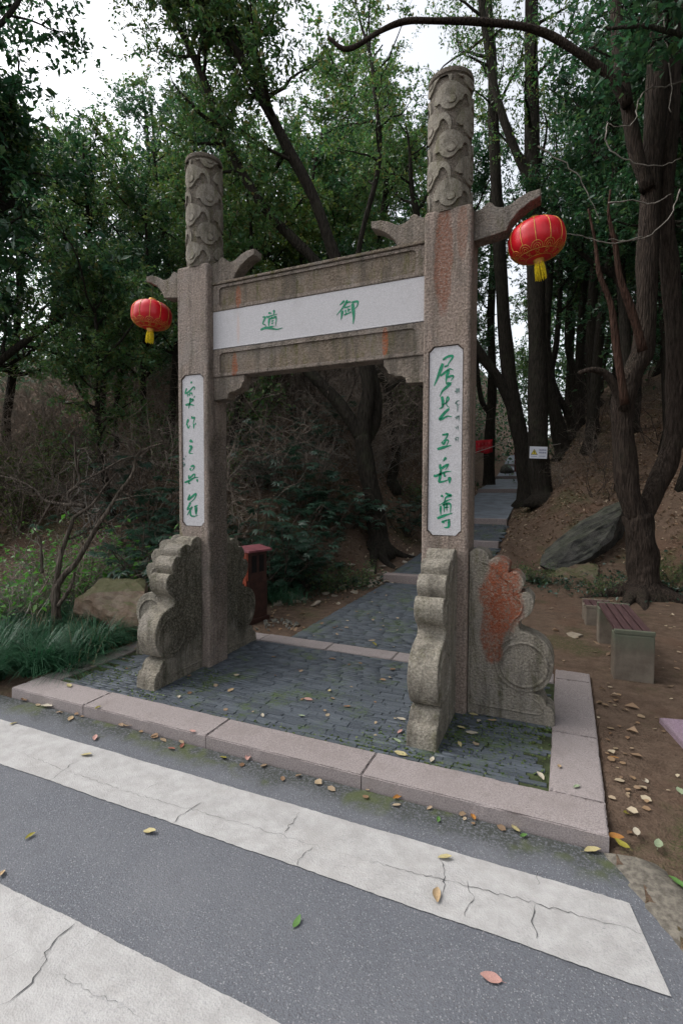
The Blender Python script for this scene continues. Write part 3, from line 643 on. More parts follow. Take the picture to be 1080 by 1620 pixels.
# brush-written characters, stroke by stroke (crop corner, crop scale, strokes of (x, y ...), width)
GL = {
 'dao': (395, 480, 16.615, board, YB+.004, [([490, 250, 575, 258], 30), ([620, 180, 640, 220, 625, 290], 34), ([430, 345, 480, 355, 580, 315, 720, 280], 28), ([590, 350, 560, 400], 18), ([512, 390, 500, 500, 500, 610], 34), ([520, 400, 600, 385, 670, 350, 692, 380, 690, 480, 670, 600], 30), ([570, 465, 635, 450], 22), ([570, 525, 620, 510], 24), ([520, 612, 580, 605, 640, 590], 24), ([340, 355, 405, 365, 375, 440, 345, 530, 400, 560, 430, 620], 26), ([285, 690, 400, 645, 510, 645, 620, 665, 720, 680, 860, 640], 36)]),
 'yu': (520, 465, 18., board, YB+.004, [([440, 190, 380, 250, 300, 320], 36), ([520, 170, 470, 280, 380, 410, 220, 600], 40), ([385, 470, 370, 580, 345, 730], 46), ([490, 250, 590, 225, 640, 240], 26), ([440, 395, 540, 365, 620, 330], 26), ([470, 450, 480, 560], 28), ([550, 410, 555, 540], 26), ([560, 450, 620, 430], 24), ([590, 520, 640, 515], 26), ([430, 595, 530, 560, 620, 530], 26), ([650, 240, 720, 225, 800, 210, 825, 250, 800, 340, 740, 420], 36), ([670, 270, 690, 450, 705, 650, 690, 850], 56)]),
 'ju': (675, 550, 12.46, panR, .008, [([310, 240, 400, 180, 490, 160, 500, 195, 430, 300, 400, 350], 28), ([340, 375, 430, 345], 22), ([310, 310, 260, 450, 200, 610, 135, 755], 38), ([260, 560, 350, 490, 440, 420, 520, 440], 26), ([430, 440, 390, 560, 370, 690], 34), ([400, 590, 480, 555, 520, 570, 470, 650], 24), ([370, 705, 440, 700, 490, 690], 28)]),
 'ran': (675, 550, 12.46, panR, .008, [([470, 710, 380, 780, 300, 860, 250, 965], 32), ([290, 960, 310, 1060, 300, 1170, 235, 1200], 34), ([310, 1130, 380, 1080, 430, 1010, 400, 970, 380, 1050, 390, 1140, 430, 1170, 432, 1210], 17), ([432, 1205, 340, 1290, 255, 1400, 300, 1402, 400, 1350, 490, 1360], 34)]),
 'wu': (675, 670, 9., panR, .008, [([215, 160, 255, 158, 295, 150, 260, 220, 205, 270], 17), ([205, 265, 240, 290, 265, 240, 305, 245, 270, 325], 17), ([145, 365, 250, 335, 345, 310], 24)]),
 'yue': (675, 670, 9., panR, .008, [([270, 480, 230, 540], 22), ([185, 580, 195, 640, 280, 590, 302, 590, 260, 660], 22), ([95, 735, 130, 745, 260, 690, 345, 680], 21), ([198, 660, 185, 760, 175, 830, 250, 820, 300, 800], 22), ([240, 700, 250, 750, 275, 740], 16), ([320, 760, 320, 855], 30)]),
 'zun': (675, 670, 9., panR, .008, [([200, 1020, 230, 1050], 20), ([260, 990, 300, 1010, 340, 1025, 270, 1050, 240, 1120, 160, 1165], 20), ([240, 1130, 290, 1095, 350, 1075], 15), ([195, 1170, 192, 1240, 195, 1300], 19), ([215, 1160, 300, 1140, 335, 1160, 330, 1270], 19), ([245, 1140, 240, 1270], 13), ([280, 1130, 280, 1250], 13), ([250, 1200, 310, 1190], 12), ([145, 1350, 250, 1310, 360, 1275], 23), ([210, 1390, 250, 1420], 22), ([230, 1392, 320, 1365], 15), ([312, 1360, 305, 1470, 240, 1480], 22)]),
 'shi': (280, 590, 12.46, panL, .008, [([270, 180, 300, 200], 24), ([190, 300, 165, 400, 230, 370, 320, 280, 350, 295, 335, 340], 19), ([220, 410, 213, 470], 18), ([240, 400, 290, 400, 303, 450], 17), ([255, 415, 250, 455], 14), ([335, 466, 352, 478], 20), ([265, 490, 258, 570, 228, 700], 26), ([268, 520, 322, 530, 240, 605], 20), ([170, 632, 250, 618, 342, 642], 25)]),
 'zuo': (280, 590, 12.46, panL, .008, [([225, 910, 180, 1030], 26), ([198, 1010, 225, 1085, 258, 1030], 17), ([290, 850, 300, 890, 345, 880, 330, 950, 315, 1000], 20), ([330, 1000, 330, 1100], 20), ([358, 998, 376, 1010], 24)]),
 'san': (280, 590, 12.46, panL, .008, [([250, 1330, 315, 1365], 30), ([240, 1440, 290, 1460, 250, 1540, 248, 1582, 315, 1590], 25)]),
 'wuu': (280, 710, 12.46, panL, .008, [([260, 380, 270, 440], 22), ([270, 350, 320, 335, 340, 370, 290, 440], 22), ([235, 520, 240, 580, 340, 500, 350, 560, 330, 590], 20), ([150, 665, 250, 625, 340, 570, 420, 565], 23), ([220, 640, 240, 680, 272, 675], 20), ([395, 600, 406, 660], 24)]),
 'guan': (280, 710, 12.46, panL, .008, [([255, 900, 220, 1000, 290, 950, 360, 890, 378, 910, 330, 1000, 230, 1080], 24), ([270, 1060, 230, 1140, 208, 1200, 292, 1150], 23), ([300, 1140, 250, 1230, 200, 1310], 22), ([270, 1230, 272, 1310, 330, 1330, 415, 1310], 20), ([345, 1150, 410, 1110], 24), ([360, 1160, 370, 1300], 20), ([392, 1150, 386, 1300], 15), ([360, 1225, 400, 1218], 14)]),
 'small': (675, 550, 12.46, panR, .008, [([550, 850, 575, 880], 13), ([582, 800, 580, 910], 13), ([603, 810, 602, 900], 13), ([625, 795, 632, 890], 13), ([548, 1105, 600, 1050, 640, 1040], 14), ([568, 1080, 600, 1130, 640, 1118], 15), ([602, 1140, 600, 1270], 11), ([560, 1360, 572, 1410], 14), ([588, 1340, 590, 1412], 13), ([600, 1362, 642, 1350], 13), ([622, 1330, 626, 1440], 14), ([560, 1560, 578, 1602], 13), ([602, 1540, 606, 1620], 13), ([560, 1775, 562, 1850], 12), ([562, 1778, 612, 1770, 606, 1852], 12), ([566, 1815, 600, 1812], 11)]),
 'sign': (280, 710, 12.46, panL, .008, [([128, 188, 152, 212], 20), ([165, 150, 185, 140], 10), ([120, 262, 122, 292], 16), ([128, 325, 152, 300, 158, 350], 17), ([122, 352, 135, 330], 14)]),
}
for key, (ox, oy, sc, par, yy, strokes) in GL.items():
    V = []; F = []
    for pts, wd in strokes:
        P = np.array(pts, float).reshape(-1, 2); W = np.array([atY(ox+a/sc, oy+b_/sc, yy)[[0, 2]] for a, b_ in P]); W = crom(W, 6)
        hw = wd/sc*np.linalg.norm(atY(ox+P[0][0]/sc, oy+P[0][1]/sc, yy)-CAM)/FPX*.5*(1.65 if par is panL else 1.5)
        tg = np.gradient(W, axis=0); tg /= np.linalg.norm(tg, axis=1)[:, None]+1e-9; nn = np.stack([-tg[:, 1], tg[:, 0]], 1); n = len(W); b0 = len(V)
        for i in range(n):
            t = i/(n-1); h = hw*(.62+.5*math.sin(math.pi*min(1, t*1.25+.12)))*(1 if t < .75 else 1-(t-.75)*2.6)
            for s_ in (1, -1): V.append((W[i][0]+nn[i][0]*h*s_, yy, W[i][1]+nn[i][1]*h*s_))
            for s_ in (1, -1): V.append((W[i][0]+nn[i][0]*h*s_*1.1, yy+.0035, W[i][1]+nn[i][1]*h*s_*1.1))
        for i in range(n-1):
            a = b0+4*i; c_ = a+4
            F += [(a, a+1, c_+1, c_), (a+2, a, c_, c_+2), (a+1, a+3, c_+3, c_+1)]
        F += [(b0, b0+2, b0+3, b0+1), (b0+4*n-4, b0+4*n-3, b0+4*n-1, b0+4*n-2)]
    mesh('character', V, F, M['ink_grey'] if key in ('small', 'sign') else M['ink'], par)
    if key in ('small', 'sign'): par.children[-1]['kind'] = 'stuff'

# ================================================================== LANTERNS
M['silk'] = None
def m_silk():
    t = NT('red_silk'); c = t.mix(t.rng(t.noise(6, 3), .3, .7), (.50, .003, .010), (.64, .005, .016))
    return t.done(c, .38, t.bump(t.noise(180, 2, .5, t.scale((1, 1, .08))), .08, .002), .5)
M['silk'] = m_silk(); M['gold'] = plain('gold_trim', (.62, .36, .08), .45, 40, .3, metal=.3); M['tassel'] = plain('yellow_tassel', (.78, .60, .02), .7, 60, .3); M['wire'] = plain('hanging_wire', (.05, .045, .04), .6)
def lantern(c, rx, hz, tilt, lab, hook):
    root = tag(empty('lantern', c), lab, 'lantern', 'red lanterns hanging from the gate')
    global WORLD; WORLD = False
    root.rotation_euler = tilt
    def rad(t):  # t -1..1 from bottom to top
        return rx*(max(0, 1-abs(t)**2.6))**.5*.82+rx*.18
    n = 60; k = 26; V = []; F = []
    for i in range(n):
        a = 2*math.pi*i/n; lob = 1-.018*abs(math.cos(a*6))**6
        for j in range(k): t = -1+2*j/(k-1); r_ = rad(t)*lob if abs(t) < .999 else rx*.2; V.append((r_*math.cos(a), r_*math.sin(a), hz*t))
    for i in range(n):
        for j in range(k-1): F.append((i*k+j, ((i+1) % n)*k+j, ((i+1) % n)*k+j+1, i*k+j+1))
    mesh('shade', V, F, M['silk'], root, True)
    for i in range(12):
        a = 2*math.pi*(i+.5)/12+math.pi/12; tb = Tubes(); tb.add([((rad(t)*.996)*math.cos(a), (rad(t)*.996)*math.sin(a), hz*t) for t in np.linspace(-.55, .985, 18)], .0022, 5); tb.build('rib', M['gold'], root)
    V, F = lathe([(0, hz+.03), (rx*.18, hz+.03), (rx*.20, hz+.02), (rx*.20, hz-.006), (0, hz-.006)], 20); mesh('top_cap', V, F, M['gold'], root, False)
    V, F = lathe([(0, -hz-.022), (rx*.15, -hz-.022), (rx*.19, -hz-.010), (rx*.20, -hz+.006), (0, -hz+.006)], 20); mesh('bottom_cap', V, F, M['gold'], root, False)
    # printed-on gold braid round the underside: rings and scallops
    tb = Tubes()
    for t in (-.80, -.96): tb.add([((rad(t)+.001)*math.cos(a), (rad(t)+.001)*math.sin(a), hz*t) for a in np.linspace(0, 2*math.pi, 49)], .0024, 4, False)
    for i in range(12):
        a0 = 2*math.pi*i/12
        for sc_, t0, t1 in ((.24, -.78, -.50), (.15, -.78, -.60), (.07, -.78, -.68)):
            tb.add([((rad(t0+(t1-t0)*math.sin(s_))+.001)*math.cos(a0+sc_*math.cos(s_)), (rad(t0+(t1-t0)*math.sin(s_))+.001)*math.sin(a0+sc_*math.cos(s_)), hz*(t0+(t1-t0)*math.sin(s_))) for s_ in np.linspace(0, math.pi, 12)], .0016, 4)
        for s2 in (-.1, .1): tb.add([((rad(t)+.001)*math.cos(a0+s2*math.cos(t*40)), (rad(t)+.001)*math.sin(a0+s2*math.cos(t*40)), hz*t) for t in np.linspace(-.94, -.82, 8)], .0016, 4)
    tb.build('gold_braid', M['gold'], root)
    tb = Tubes(); r2 = random.Random(3)
    for i in range(46):
        a = r2.uniform(0, 2*math.pi); q_ = math.sqrt(r2.random())*rx*.17; L = r2.uniform(.095, .125)
        tb.add([(q_*.8*math.cos(a), q_*.8*math.sin(a), -hz-.015), (q_*1.1*math.cos(a), q_*1.1*math.sin(a), -hz-.05), (q_*1.25*math.cos(a+.1), q_*1.25*math.sin(a+.1), -hz-.015-L)], [.0032, .0042, .0035], 4)
    tb.build('tassel', M['tassel'], root)
    V, F = lathe([(0, -hz-.012), (rx*.13, -hz-.012), (rx*.15, -hz-.026), (rx*.12, -hz-.036), (0, -hz-.036)], 14); mesh('tassel_knot', V, F, M['gold'], root, True)
    tb = Tubes(); h = Vector(hook)-Vector(c); h.rotate(root.rotation_euler.to_matrix().inverted()); tb.add([(0, 0, hz+.02), tuple(h)], .003, 5); tb.build('hanger', M['wire'], root)
    WORLD = True
_c = atD(848, 381, 3.46); lantern(tuple(map(float, _c)), .186, .128, (R(3), R(-7), 0), 'red silk lantern at the right arm of the gate, the larger in view', (2.955, .138, 3.50))
_c = atD(240, 499, 4.84); lantern(tuple(map(float, _c)), .186, .128, (R(-2), R(4), R(10)), 'red silk lantern at the left arm of the gate, the smaller in view', (-.41, .138, 3.51))

# ================================================================== TREES AND PLANTS
WORLD = True
NR = np.random.default_rng(11)
def unit(v): return v/(np.linalg.norm(v, axis=-1, keepdims=True)+1e-9)
def leaves(C, rng, L=.085, W=.46, droop=.45, D=None, fold=.25, var=.35):
    """one folded diamond (two triangles) per centre; returns V, T"""
    n = len(C); d = unit(rng.normal(size=(n, 3))*np.array([1, 1, .55])-np.array([0, 0, droop]) + (0 if D is None else D))
    up = unit(rng.normal(size=(n, 3))*.55+np.array([0, 0, 1.])); s = unit(np.cross(d, up)); nn = np.cross(s, d)
    l = L*(1+var*rng.normal(size=(n, 1))).clip(.45, 1.8); w_ = l*W*.5
    b = C-d*l*.5; t = C+d*l*.5-nn*l*.08; m = C-d*l*.08
    V = np.stack([b, m+s*w_+nn*w_*fold, t, m-s*w_+nn*w_*fold], 1).reshape(-1, 3)
    o = np.arange(n)[:, None]*4; T = np.stack([o+[[0, 2, 1]], o+[[0, 3, 2]]], 1).reshape(-1, 3); return V, T
def walk(rng, p, d, L, n, wob, up=0., grav=0.):
    P = [np.array(p, float)]; d = unit(np.array(d, float))
    for i in range(n):
        d = unit(d+rng.normal(size=3)*wob+np.array([0, 0, up-grav*i/n])); P.append(P[-1]+d*L/n)
    return np.array(P)
def branch_out(rng, tb, limbs, n1=9, L1=(1.2, 2.2), n2=6, L2=(.5, .9), t0=.35, rf=.35, per=26, spread_=.06, up=.06, low=0.):
    """limbs: list of (points, radii). Adds side branches and twigs; returns leaf centres"""
    C = []
    for P, r in limbs:
        P = np.asarray(P); seg = np.concatenate([[0], np.cumsum(np.linalg.norm(np.diff(P, axis=0), axis=1))]); T = seg[-1]
        for i in range(n1):
            t = t0+(1-t0)*(i+rng.random())/n1; s = t*T; k = min(len(P)-2, int(np.searchsorted(seg, s)-1)); k = max(0, k); f = (s-seg[k])/(seg[k+1]-seg[k]+1e-9)
            p = P[k]+(P[k+1]-P[k])*f; tg = unit(P[k+1]-P[k]); rr = np.interp(s, seg, r)
            side = unit(np.cross(tg, rng.normal(size=3))); d = unit(side+tg*.45+np.array([0, 0, .18])); L = rng.uniform(*L1)*(1.1-.45*t)
            B = walk(rng, p, d, L, 6, .22, up); tb.add(B, np.linspace(min(rr*.55, .012+.022*L), .006, 7), 5, False)
            for j in range(n2):
                q_ = B[1+int(rng.integers(0, 6))]; d2 = unit(unit(rng.normal(size=3))+unit(B[-1]-B[0])*.6); L_ = rng.uniform(*L2)
                Q = walk(rng, q_, d2, L_, 4, .25, 0, .12); tb.add(Q, np.linspace(.0075, .003, 5), 3, False)
                u = rng.random(per)**.8*4; ii = np.minimum(u.astype(int), 3); c = Q[ii]+(Q[ii+1]-Q[ii])*(u-ii)[:, None]+rng.normal(size=(per, 3))*spread_
                C.append(c)
    return np.vstack(C) if C else np.zeros((0, 3))
def fin_tree(root, tb, C, bark, leafm, rng, L=.085, W=.42):
    tb.build('trunk', bark, root)
    if len(C): V, T = leaves(C, rng, L, W); tris('crown', V, T, leafm, root)

def px_limb(px, D, r0, r1, n=5, zfix=None):
    """px: (x, y[, depth]) points of the limb's axis in the frame"""
    P = np.array([atD(q_[0], q_[1], q_[2] if len(q_) > 2 else D) for q_ in px]); P = crom(P, n); t = np.linspace(0, 1, len(P)); return P, r0+(r1-r0)*t
def ground_base(P, r, flare=1.7):
    """stretch the foot of a limb down into the ground with a root flare"""
    P = P.copy(); g = float(H(P[0][0], P[0][1])); foot = np.array([[P[0][0], P[0][1], g-.15], [P[0][0], P[0][1], g+.02]])
    keep = P[:, 2] > g+.18; P2 = np.vstack([foot, [[P[0][0]*.5+P[keep][0][0]*.5, P[0][1]*.5+P[keep][0][1]*.5, g+.16]], P[keep]]); r2 = np.concatenate([[r[0]*flare*1.1, r[0]*flare, r[0]*1.2], r[keep]]); return P2, r2
def hero(name, label, limbs, bark, leafm, seed, group=None, extend=None, LF=.085, W=.42, bo={}, roots=0, lump=.05, bark2=None):
    """limbs: list of (px list, depth, r0, r1); the first stands on the ground. extend: (limb index, direction, length)"""
    rng = np.random.default_rng(seed); built = []; tb = Tubes(); tb2 = Tubes()
    for i, lm in enumerate(limbs):
        P, r = px_limb(*lm[:4])
        if i == 0: P, r = ground_base(P, r)
        built.append((P, r))
    root = tag(empty(name, tuple(map(float, (built[0][0][0][0], built[0][0][0][1], H(built[0][0][0][0], built[0][0][0][1]))))), label, 'tree', group)
    for i, d, L in (extend or []):
        P, r = built[i]; d0 = unit(P[-1]-P[-2]); E_ = walk(rng, P[-1], unit(d0+np.array(d)), L, 8, .1, .03); built[i] = (np.vstack([P, E_[1:]]), np.concatenate([r, np.linspace(r[-1], .02, 8)]))
    for i, (P, r) in enumerate(built): (tb2 if len(limbs[i]) > 4 and limbs[i][4] else tb).add(P, r, 12 if r[0] > .1 else 8, True, lump)
    P0, r0 = built[0]
    for i in range(roots):
        a = 2*math.pi*i/roots+rng.random(); d = np.array([math.cos(a), math.sin(a), 0]); Q = []
        for s in (0, .12, .3, .55, .8): p = P0[1]+d*(r0[1]*.5+s)+np.array([math.sin(i+s*4)*.05, math.cos(i*2+s*3)*.05, 0]); Q.append((p[0], p[1], float(H(p[0], p[1], False))+.10*(1-s/.8)**2-.02))
        if max(q_[2] for q_ in Q)-P0[1][2] < .16: tb.add(Q, np.linspace(r0[0]*.34, .02, 5), 7)
    sel = [built[i] for i in bo.get('limbs', range(len(built)))]; kw = {k: v for k, v in bo.items() if k != 'limbs'}
    C = branch_out(rng, tb, sel, **kw) if kw.get('n1', 1) else np.zeros((0, 3))
    if tb2.V: tb2.build('limb', bark2 or bark, root)
    fin_tree(root, tb, C, bark, leafm, rng, LF, W); return root

big = dict(n1=13, L1=(1.1, 2.3), n2=9, L2=(.5, 1.), per=36, t0=.5)
# forked tree seen through the gate opening, its stems leaning left above the beam
hero('forked_tree', 'forked dark-barked tree seen through the gate opening, stems leaning left', [
    ([(598, 850), (592, 800), (580, 740), (572, 690)], 9.6, .19, .15), ([(572, 695), (545, 650), (515, 615), (488, 588), (440, 530), (380, 450), (320, 380)], 9.6, .13, .07),
    ([(574, 700), (576, 660), (582, 610), (570, 540), (545, 450), (525, 395), (495, 310), (450, 225), (425, 175), (400, 125), (360, 65), (300, 10)], 9.6, .14, .075),
    ([(578, 700), (594, 660), (590, 600), (555, 490), (495, 410), (465, 380), (415, 325), (370, 250), (345, 190), (320, 120), (295, 65), (265, 0)], 9.8, .12, .065),
    ([(425, 170), (412, 120), (380, 60), (350, 10), (330, -40)], 9.6, .05, .035)],
    M['bark'], M['leaf'], 1, extend=[(2, (0, 0, .5), 1.5), (3, (0, 0, .5), 1.5)], bo=dict(limbs=[2, 3, 4], n1=19, L1=(1., 2.3), n2=13, L2=(.4, 1.1), per=34, t0=.52), roots=6, LF=.095)
hero('slim_tree', 'slim crooked tree just right of the forked tree in the gate opening', [([(620, 812), (617, 770), (626, 720), (615, 660), (612, 615), (598, 590), (570, 560), (560, 480), (570, 380), (600, 250), (590, 120)], 12.2, .125, .05), ([(613, 618), (640, 600), (668, 612), (700, 640)], 12.2, .05, .02)],
     M['bark'], M['leaf'], 2, extend=[(0, (0, 0, .6), 2.)], bo=dict(big, limbs=[0], t0=.62))
# trees along the path
hero('straight_tree', 'tall straight tree carrying the white warning sign', [([(858, 790), (852, 740), (850, 690), (850, 600), (848, 500), (845, 380), (842, 280), (840, 120), (840, 0)], 12.6, .27, .15), ([(846, 330), (835, 285), (818, 245), (800, 200), (785, 150), (775, 100), (765, 40), (758, -20)], 12.6, .12, .07)],
     M['bark'], M['leaf'], 3, extend=[(0, (0, 0, 1), 2.5), (1, (0, 0, 1), 1.5)], bo=dict(n1=15, L1=(1.2, 2.6), n2=9, L2=(.5, 1.), per=28, t0=.5))
hero('leaning_tree', 'double-stemmed tree leaning left, just left of the sign tree', [([(832, 765), (828, 720), (822, 690), (812, 640), (803, 580), (796, 500), (790, 400), (785, 300), (780, 200), (778, 100), (770, 0)], 14., .24, .12), ([(826, 705), (812, 650), (787, 598), (759, 560), (725, 500), (690, 440), (660, 360)], 14., .17, .09)],
     M['bark'], M['leaf'], 4, extend=[(0, (0, 0, 1), 2.5), (1, (0, 0, 1), 2.5)], bo=dict(n1=13, L1=(1.2, 2.6), n2=9, L2=(.5, 1.), per=28, t0=.6))
hero('forked_tree', 'dark forked tree behind the red banner beside the path', [([(773, 738), (774, 690), (777, 640), (778, 590), (776, 500), (780, 400)], 20., .22, .13), ([(775, 655), (762, 635), (756, 600), (752, 540)], 20., .12, .07)], M['bark'], M['leaf'], 5, extend=[(0, (0, 0, 1), 5.), (1, (-.3, 0, 1), 4.)], bo=big)
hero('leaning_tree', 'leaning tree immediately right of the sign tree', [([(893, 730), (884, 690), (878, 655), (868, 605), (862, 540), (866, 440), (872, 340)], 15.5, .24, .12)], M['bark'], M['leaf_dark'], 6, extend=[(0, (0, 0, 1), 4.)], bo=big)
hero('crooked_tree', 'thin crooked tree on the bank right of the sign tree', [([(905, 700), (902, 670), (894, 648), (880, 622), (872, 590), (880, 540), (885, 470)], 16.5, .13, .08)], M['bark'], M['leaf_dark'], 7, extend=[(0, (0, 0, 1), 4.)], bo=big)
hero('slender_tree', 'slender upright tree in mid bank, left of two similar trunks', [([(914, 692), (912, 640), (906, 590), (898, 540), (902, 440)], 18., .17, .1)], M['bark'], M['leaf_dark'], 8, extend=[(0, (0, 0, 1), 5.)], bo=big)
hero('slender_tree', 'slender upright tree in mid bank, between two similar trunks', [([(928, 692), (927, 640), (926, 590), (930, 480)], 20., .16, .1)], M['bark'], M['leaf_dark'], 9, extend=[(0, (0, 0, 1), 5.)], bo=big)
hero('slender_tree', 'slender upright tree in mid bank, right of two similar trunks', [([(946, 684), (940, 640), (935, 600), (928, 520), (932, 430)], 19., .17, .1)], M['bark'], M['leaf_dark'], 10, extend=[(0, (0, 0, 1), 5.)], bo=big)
# big furrowed tree by the bench, near right edge
hero('furrowed_tree', 'large furrowed tree by the bench, forking low, with an arching branch', [
    ([(1018, 935), (1016, 890), (1012, 850), (1008, 815)], 7.3, .215, .19), ([(1006, 825), (992, 770), (985, 690), (984, 640), (1000, 590), (1016, 553), (1022, 470), (1024, 380), (1032, 240), (1038, 120), (1040, 0)], 7.3, .155, .13),
    ([(1010, 825), (1035, 775), (1058, 720), (1068, 660), (1068, 560), (1060, 440), (1050, 330), (1060, 180), (1064, 0)], 7.4, .15, .11),
    ([(1024, 300), (1005, 240), (992, 170), (980, 100), (972, 0)], 7.2, .10, .08), ([(992, 168), (965, 122), (930, 95), (900, 74), (850, 48), (780, 36), (700, 33), (640, 34), (600, 50), (550, 78), (520, 60)], 7.1, .065, .028),
    ([(986, 650), (965, 600), (940, 585), (915, 590)], 7.2, .07, .03), ([(1016, 555), (1001, 500), (980, 440), (972, 385), (962, 340), (965, 300)], 6.9, .065, .012, 1), ([(988, 640), (975, 555), (966, 484), (948, 435), (940, 380), (930, 330)], 6.9, .06, .012, 1)],
    M['bark_brown'], M['leaf_dark'], 12, extend=[(1, (0, 0, 1), 2.5), (2, (.2, 0, 1), 2.5), (3, (-.3, 0, 1), 2.5)], bo=dict(limbs=[1, 2, 3], n1=12, L1=(1.2, 2.4), n2=8, L2=(.5, 1.), per=30, t0=.72), roots=7, lump=.07, bark2=M['bark_red'])
# pale bare twigs hanging about that tree
tb = Tubes()
for px, D in (([(1075, 300), (1060, 340), (1030, 370), (990, 382), (962, 378)], 6.6), ([(1080, 128), (1050, 138), (1022, 142), (1008, 165), (1000, 195), (975, 200), (960, 195)], 6.5), ([(960, 196), (958, 225), (975, 245), (1010, 260), (1045, 262), (1075, 252)], 6.5), ([(1015, 375), (960, 385), (920, 372), (890, 370)], 6.4), ([(850, 230), (880, 250), (910, 275), (930, 310), (947, 345)], 6.8), ([(1048, 20), (1052, 60), (1060, 130), (1058, 180)], 6.3), ([(962, 320), (1000, 318), (1036, 322), (1062, 305)], 6.4)):
    P, r = px_limb(px, D, .010, .005); P += NR.normal(size=P.shape)*.008; tb.add(P, r, 5)
o = tb.build('hanging_vines', M['twig_pale']); tag(o, 'pale bare creeper twigs hanging in front of the furrowed tree', 'vine', kind='stuff')

# ---- forest trees: five kinds, copied with their trunks and crowns
WORLD = False
def forest_proto(seed, h, r, leafm, crown0, spreadL, bend=.05, nleaf=27, bark='bark'):
    rng = np.random.default_rng(seed); tb = Tubes(); root = empty('forest_tree'); P = walk(rng, (0, 0, -.25), (rng.normal()*.12, rng.normal()*.12, 1), h+.25, 16, bend, .1)
    rr = np.linspace(r*1.1, r*.3, 17); rr[0] = r*1.7; tb.add(P, rr, 9, True, .05); limbs = [(P, rr)]
    for i in range(4):
        k = int(rng.integers(int(crown0*16), 14)); d = unit(np.array([rng.normal(), rng.normal(), .9])); Q = walk(rng, P[k], d, h*.33, 8, .14, .06); q_ = np.linspace(rr[k]*.6, .02, 9); tb.add(Q, q_, 7, False, .04); limbs.append((Q, q_))
    C = branch_out(rng, tb, limbs[:1], n1=16, L1=spreadL, n2=13, L2=(.4, 1.), per=nleaf, t0=crown0, spread_=.06)
    C2 = branch_out(rng, tb, limbs[1:], n1=6, L1=(.8, 1.6), n2=11, L2=(.4, .9), per=nleaf, t0=.25, spread_=.06)
    fin_tree(root, tb, np.vstack([C, C2]), M[bark], leafm, rng, .112, .48); return root
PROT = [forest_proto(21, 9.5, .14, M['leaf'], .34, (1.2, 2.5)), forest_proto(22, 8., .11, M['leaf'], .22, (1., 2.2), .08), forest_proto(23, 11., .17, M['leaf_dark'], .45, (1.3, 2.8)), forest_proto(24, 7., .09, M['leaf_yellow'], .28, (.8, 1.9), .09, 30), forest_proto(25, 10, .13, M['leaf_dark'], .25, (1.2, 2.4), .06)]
for p_ in PROT: p_.location = (0, 0, -50)
used = [False]*len(PROT)
def copy_tree(proto, parent=None):
    c = proto.copy(); COL.objects.link(c); c.parent = parent
    for ch in proto.children: d = ch.copy(); COL.objects.link(d); d.parent = c
    return c
def plant(protos, used, k, x, y, s, rz, name, label, cat, group, dz=0., tilt=(0, 0)):
    o = copy_tree(protos[k]) if used[k] else protos[k]; used[k] = True
    o.name = name; o.location = (x, y, float(H(x, y))+dz); o.scale = (s, s, s); o.rotation_euler = (tilt[0], tilt[1], rz); return tag(o, label, cat, group)
TREES = [  # kind, x, y, scale
 (1, -3.2, 4.6, .75), (0, -5.6, 5.9, .68), (4, -4.0, 8.2, .8), (2, -9.6, 2.6, 1.1), (4, -6.3, 1.9, 1.2), (2, -7.2, 1.9, 1.2), (0, -6.6, 1.0, 1.2), (4, -10.8, 5.4, .9), (0, -8.8, 6.8, .75), (2, -6.8, 10.5, .78), (0, -2.6, 12.2, 1.05), (0, -1.8, 16.5, 1.1), (0, -5., 15.5, 1.1), (2, -9.6, 13.5, .85),
 (3, -3.4, 7.0, .8), (3, -6.2, 7.8, .85), (1, -12, 9.5, 1.1), (0, -13, 15, 1.2), (4, -8., 19., 1.1), (2, -3.2, 21., 1.1), (0, -12.5, 21., 1.2), (2, -7., 26., 1.2), (4, -16, 18., 1.2), (0, -11, 3.8, 1.), (2, -14.5, 5.2, 1.1),
 (2, 3.9, 13.6, 1.), (2, 5.4, 10.4, 1.05), (0, 4.7, 17., 1.1), (4, 7.6, 7.4, 1.05), (2, 8.6, 11.5, 1.1), (1, 6.6, 14.6, 1.), (2, 3.1, 21.5, 1.1), (0, 6.4, 20., 1.1), (4, 9.8, 17., 1.1), (2, 12., 10., 1.1), (0, 2.8, 28., 1.1), (1, 5.8, 26, 1.1), (4, 9.5, 24., 1.2), (2, 13.5, 15, 1.1), (2, 6.6, 4.2, .95), (4, 9.4, 4.6, 1.), (4, -4.2, 31., 1.2), (1, 1.9, 33.5, 1.2), (2, -10, 30, 1.3), (0, 12, 30, 1.3), (2, -18, 26, 1.3), (4, 16, 22, 1.2),
 (1, -4.4, 3.2, .55), (1, -5.9, 4.6, .5), (4, -6.6, 6.2, .6), (1, -4.4, 11.6, .95), (2, -1., 13.4, .95), (4, 7., 2.2, .95), (2, 5.6, 6.8, .95), (4, 6.2, 12., 1.), (2, 4.4, 9.4, .9), (4, 8.2, 14.2, 1.), (1, -6.2, 20.5, 1.1), (0, -9.4, 23.5, 1.2), (4, 4.6, 23.5, 1.1), (2, -14.6, 12., .8), (4, -10.6, 11.2, 1.), (1, -8.2, 9., .95), (2, 7.6, 28., 1.2), (2, 7.4, .4, .9), (4, 7.8, -.6, 1.), (2, 6.6, -2.4, .9), (4, 10., 1.6, 1.), (2, 7.2, 5.4, .95), (2, 5.4, 8.4, .85), (2, 3.7, 11.6, .85), (4, 6.4, 9.6, .8), (2, 4.8, 12.4, .9), (2, 3.6, 15.5, .9)]  # near ones past the right edge are unseen, added to shade that side
r3 = random.Random(5)
LBL = ['broad-leaved evergreen tree', 'light green bushy-crowned tree', 'tall dark evergreen tree', 'small olive-leaved tree', 'dark low-branching evergreen']
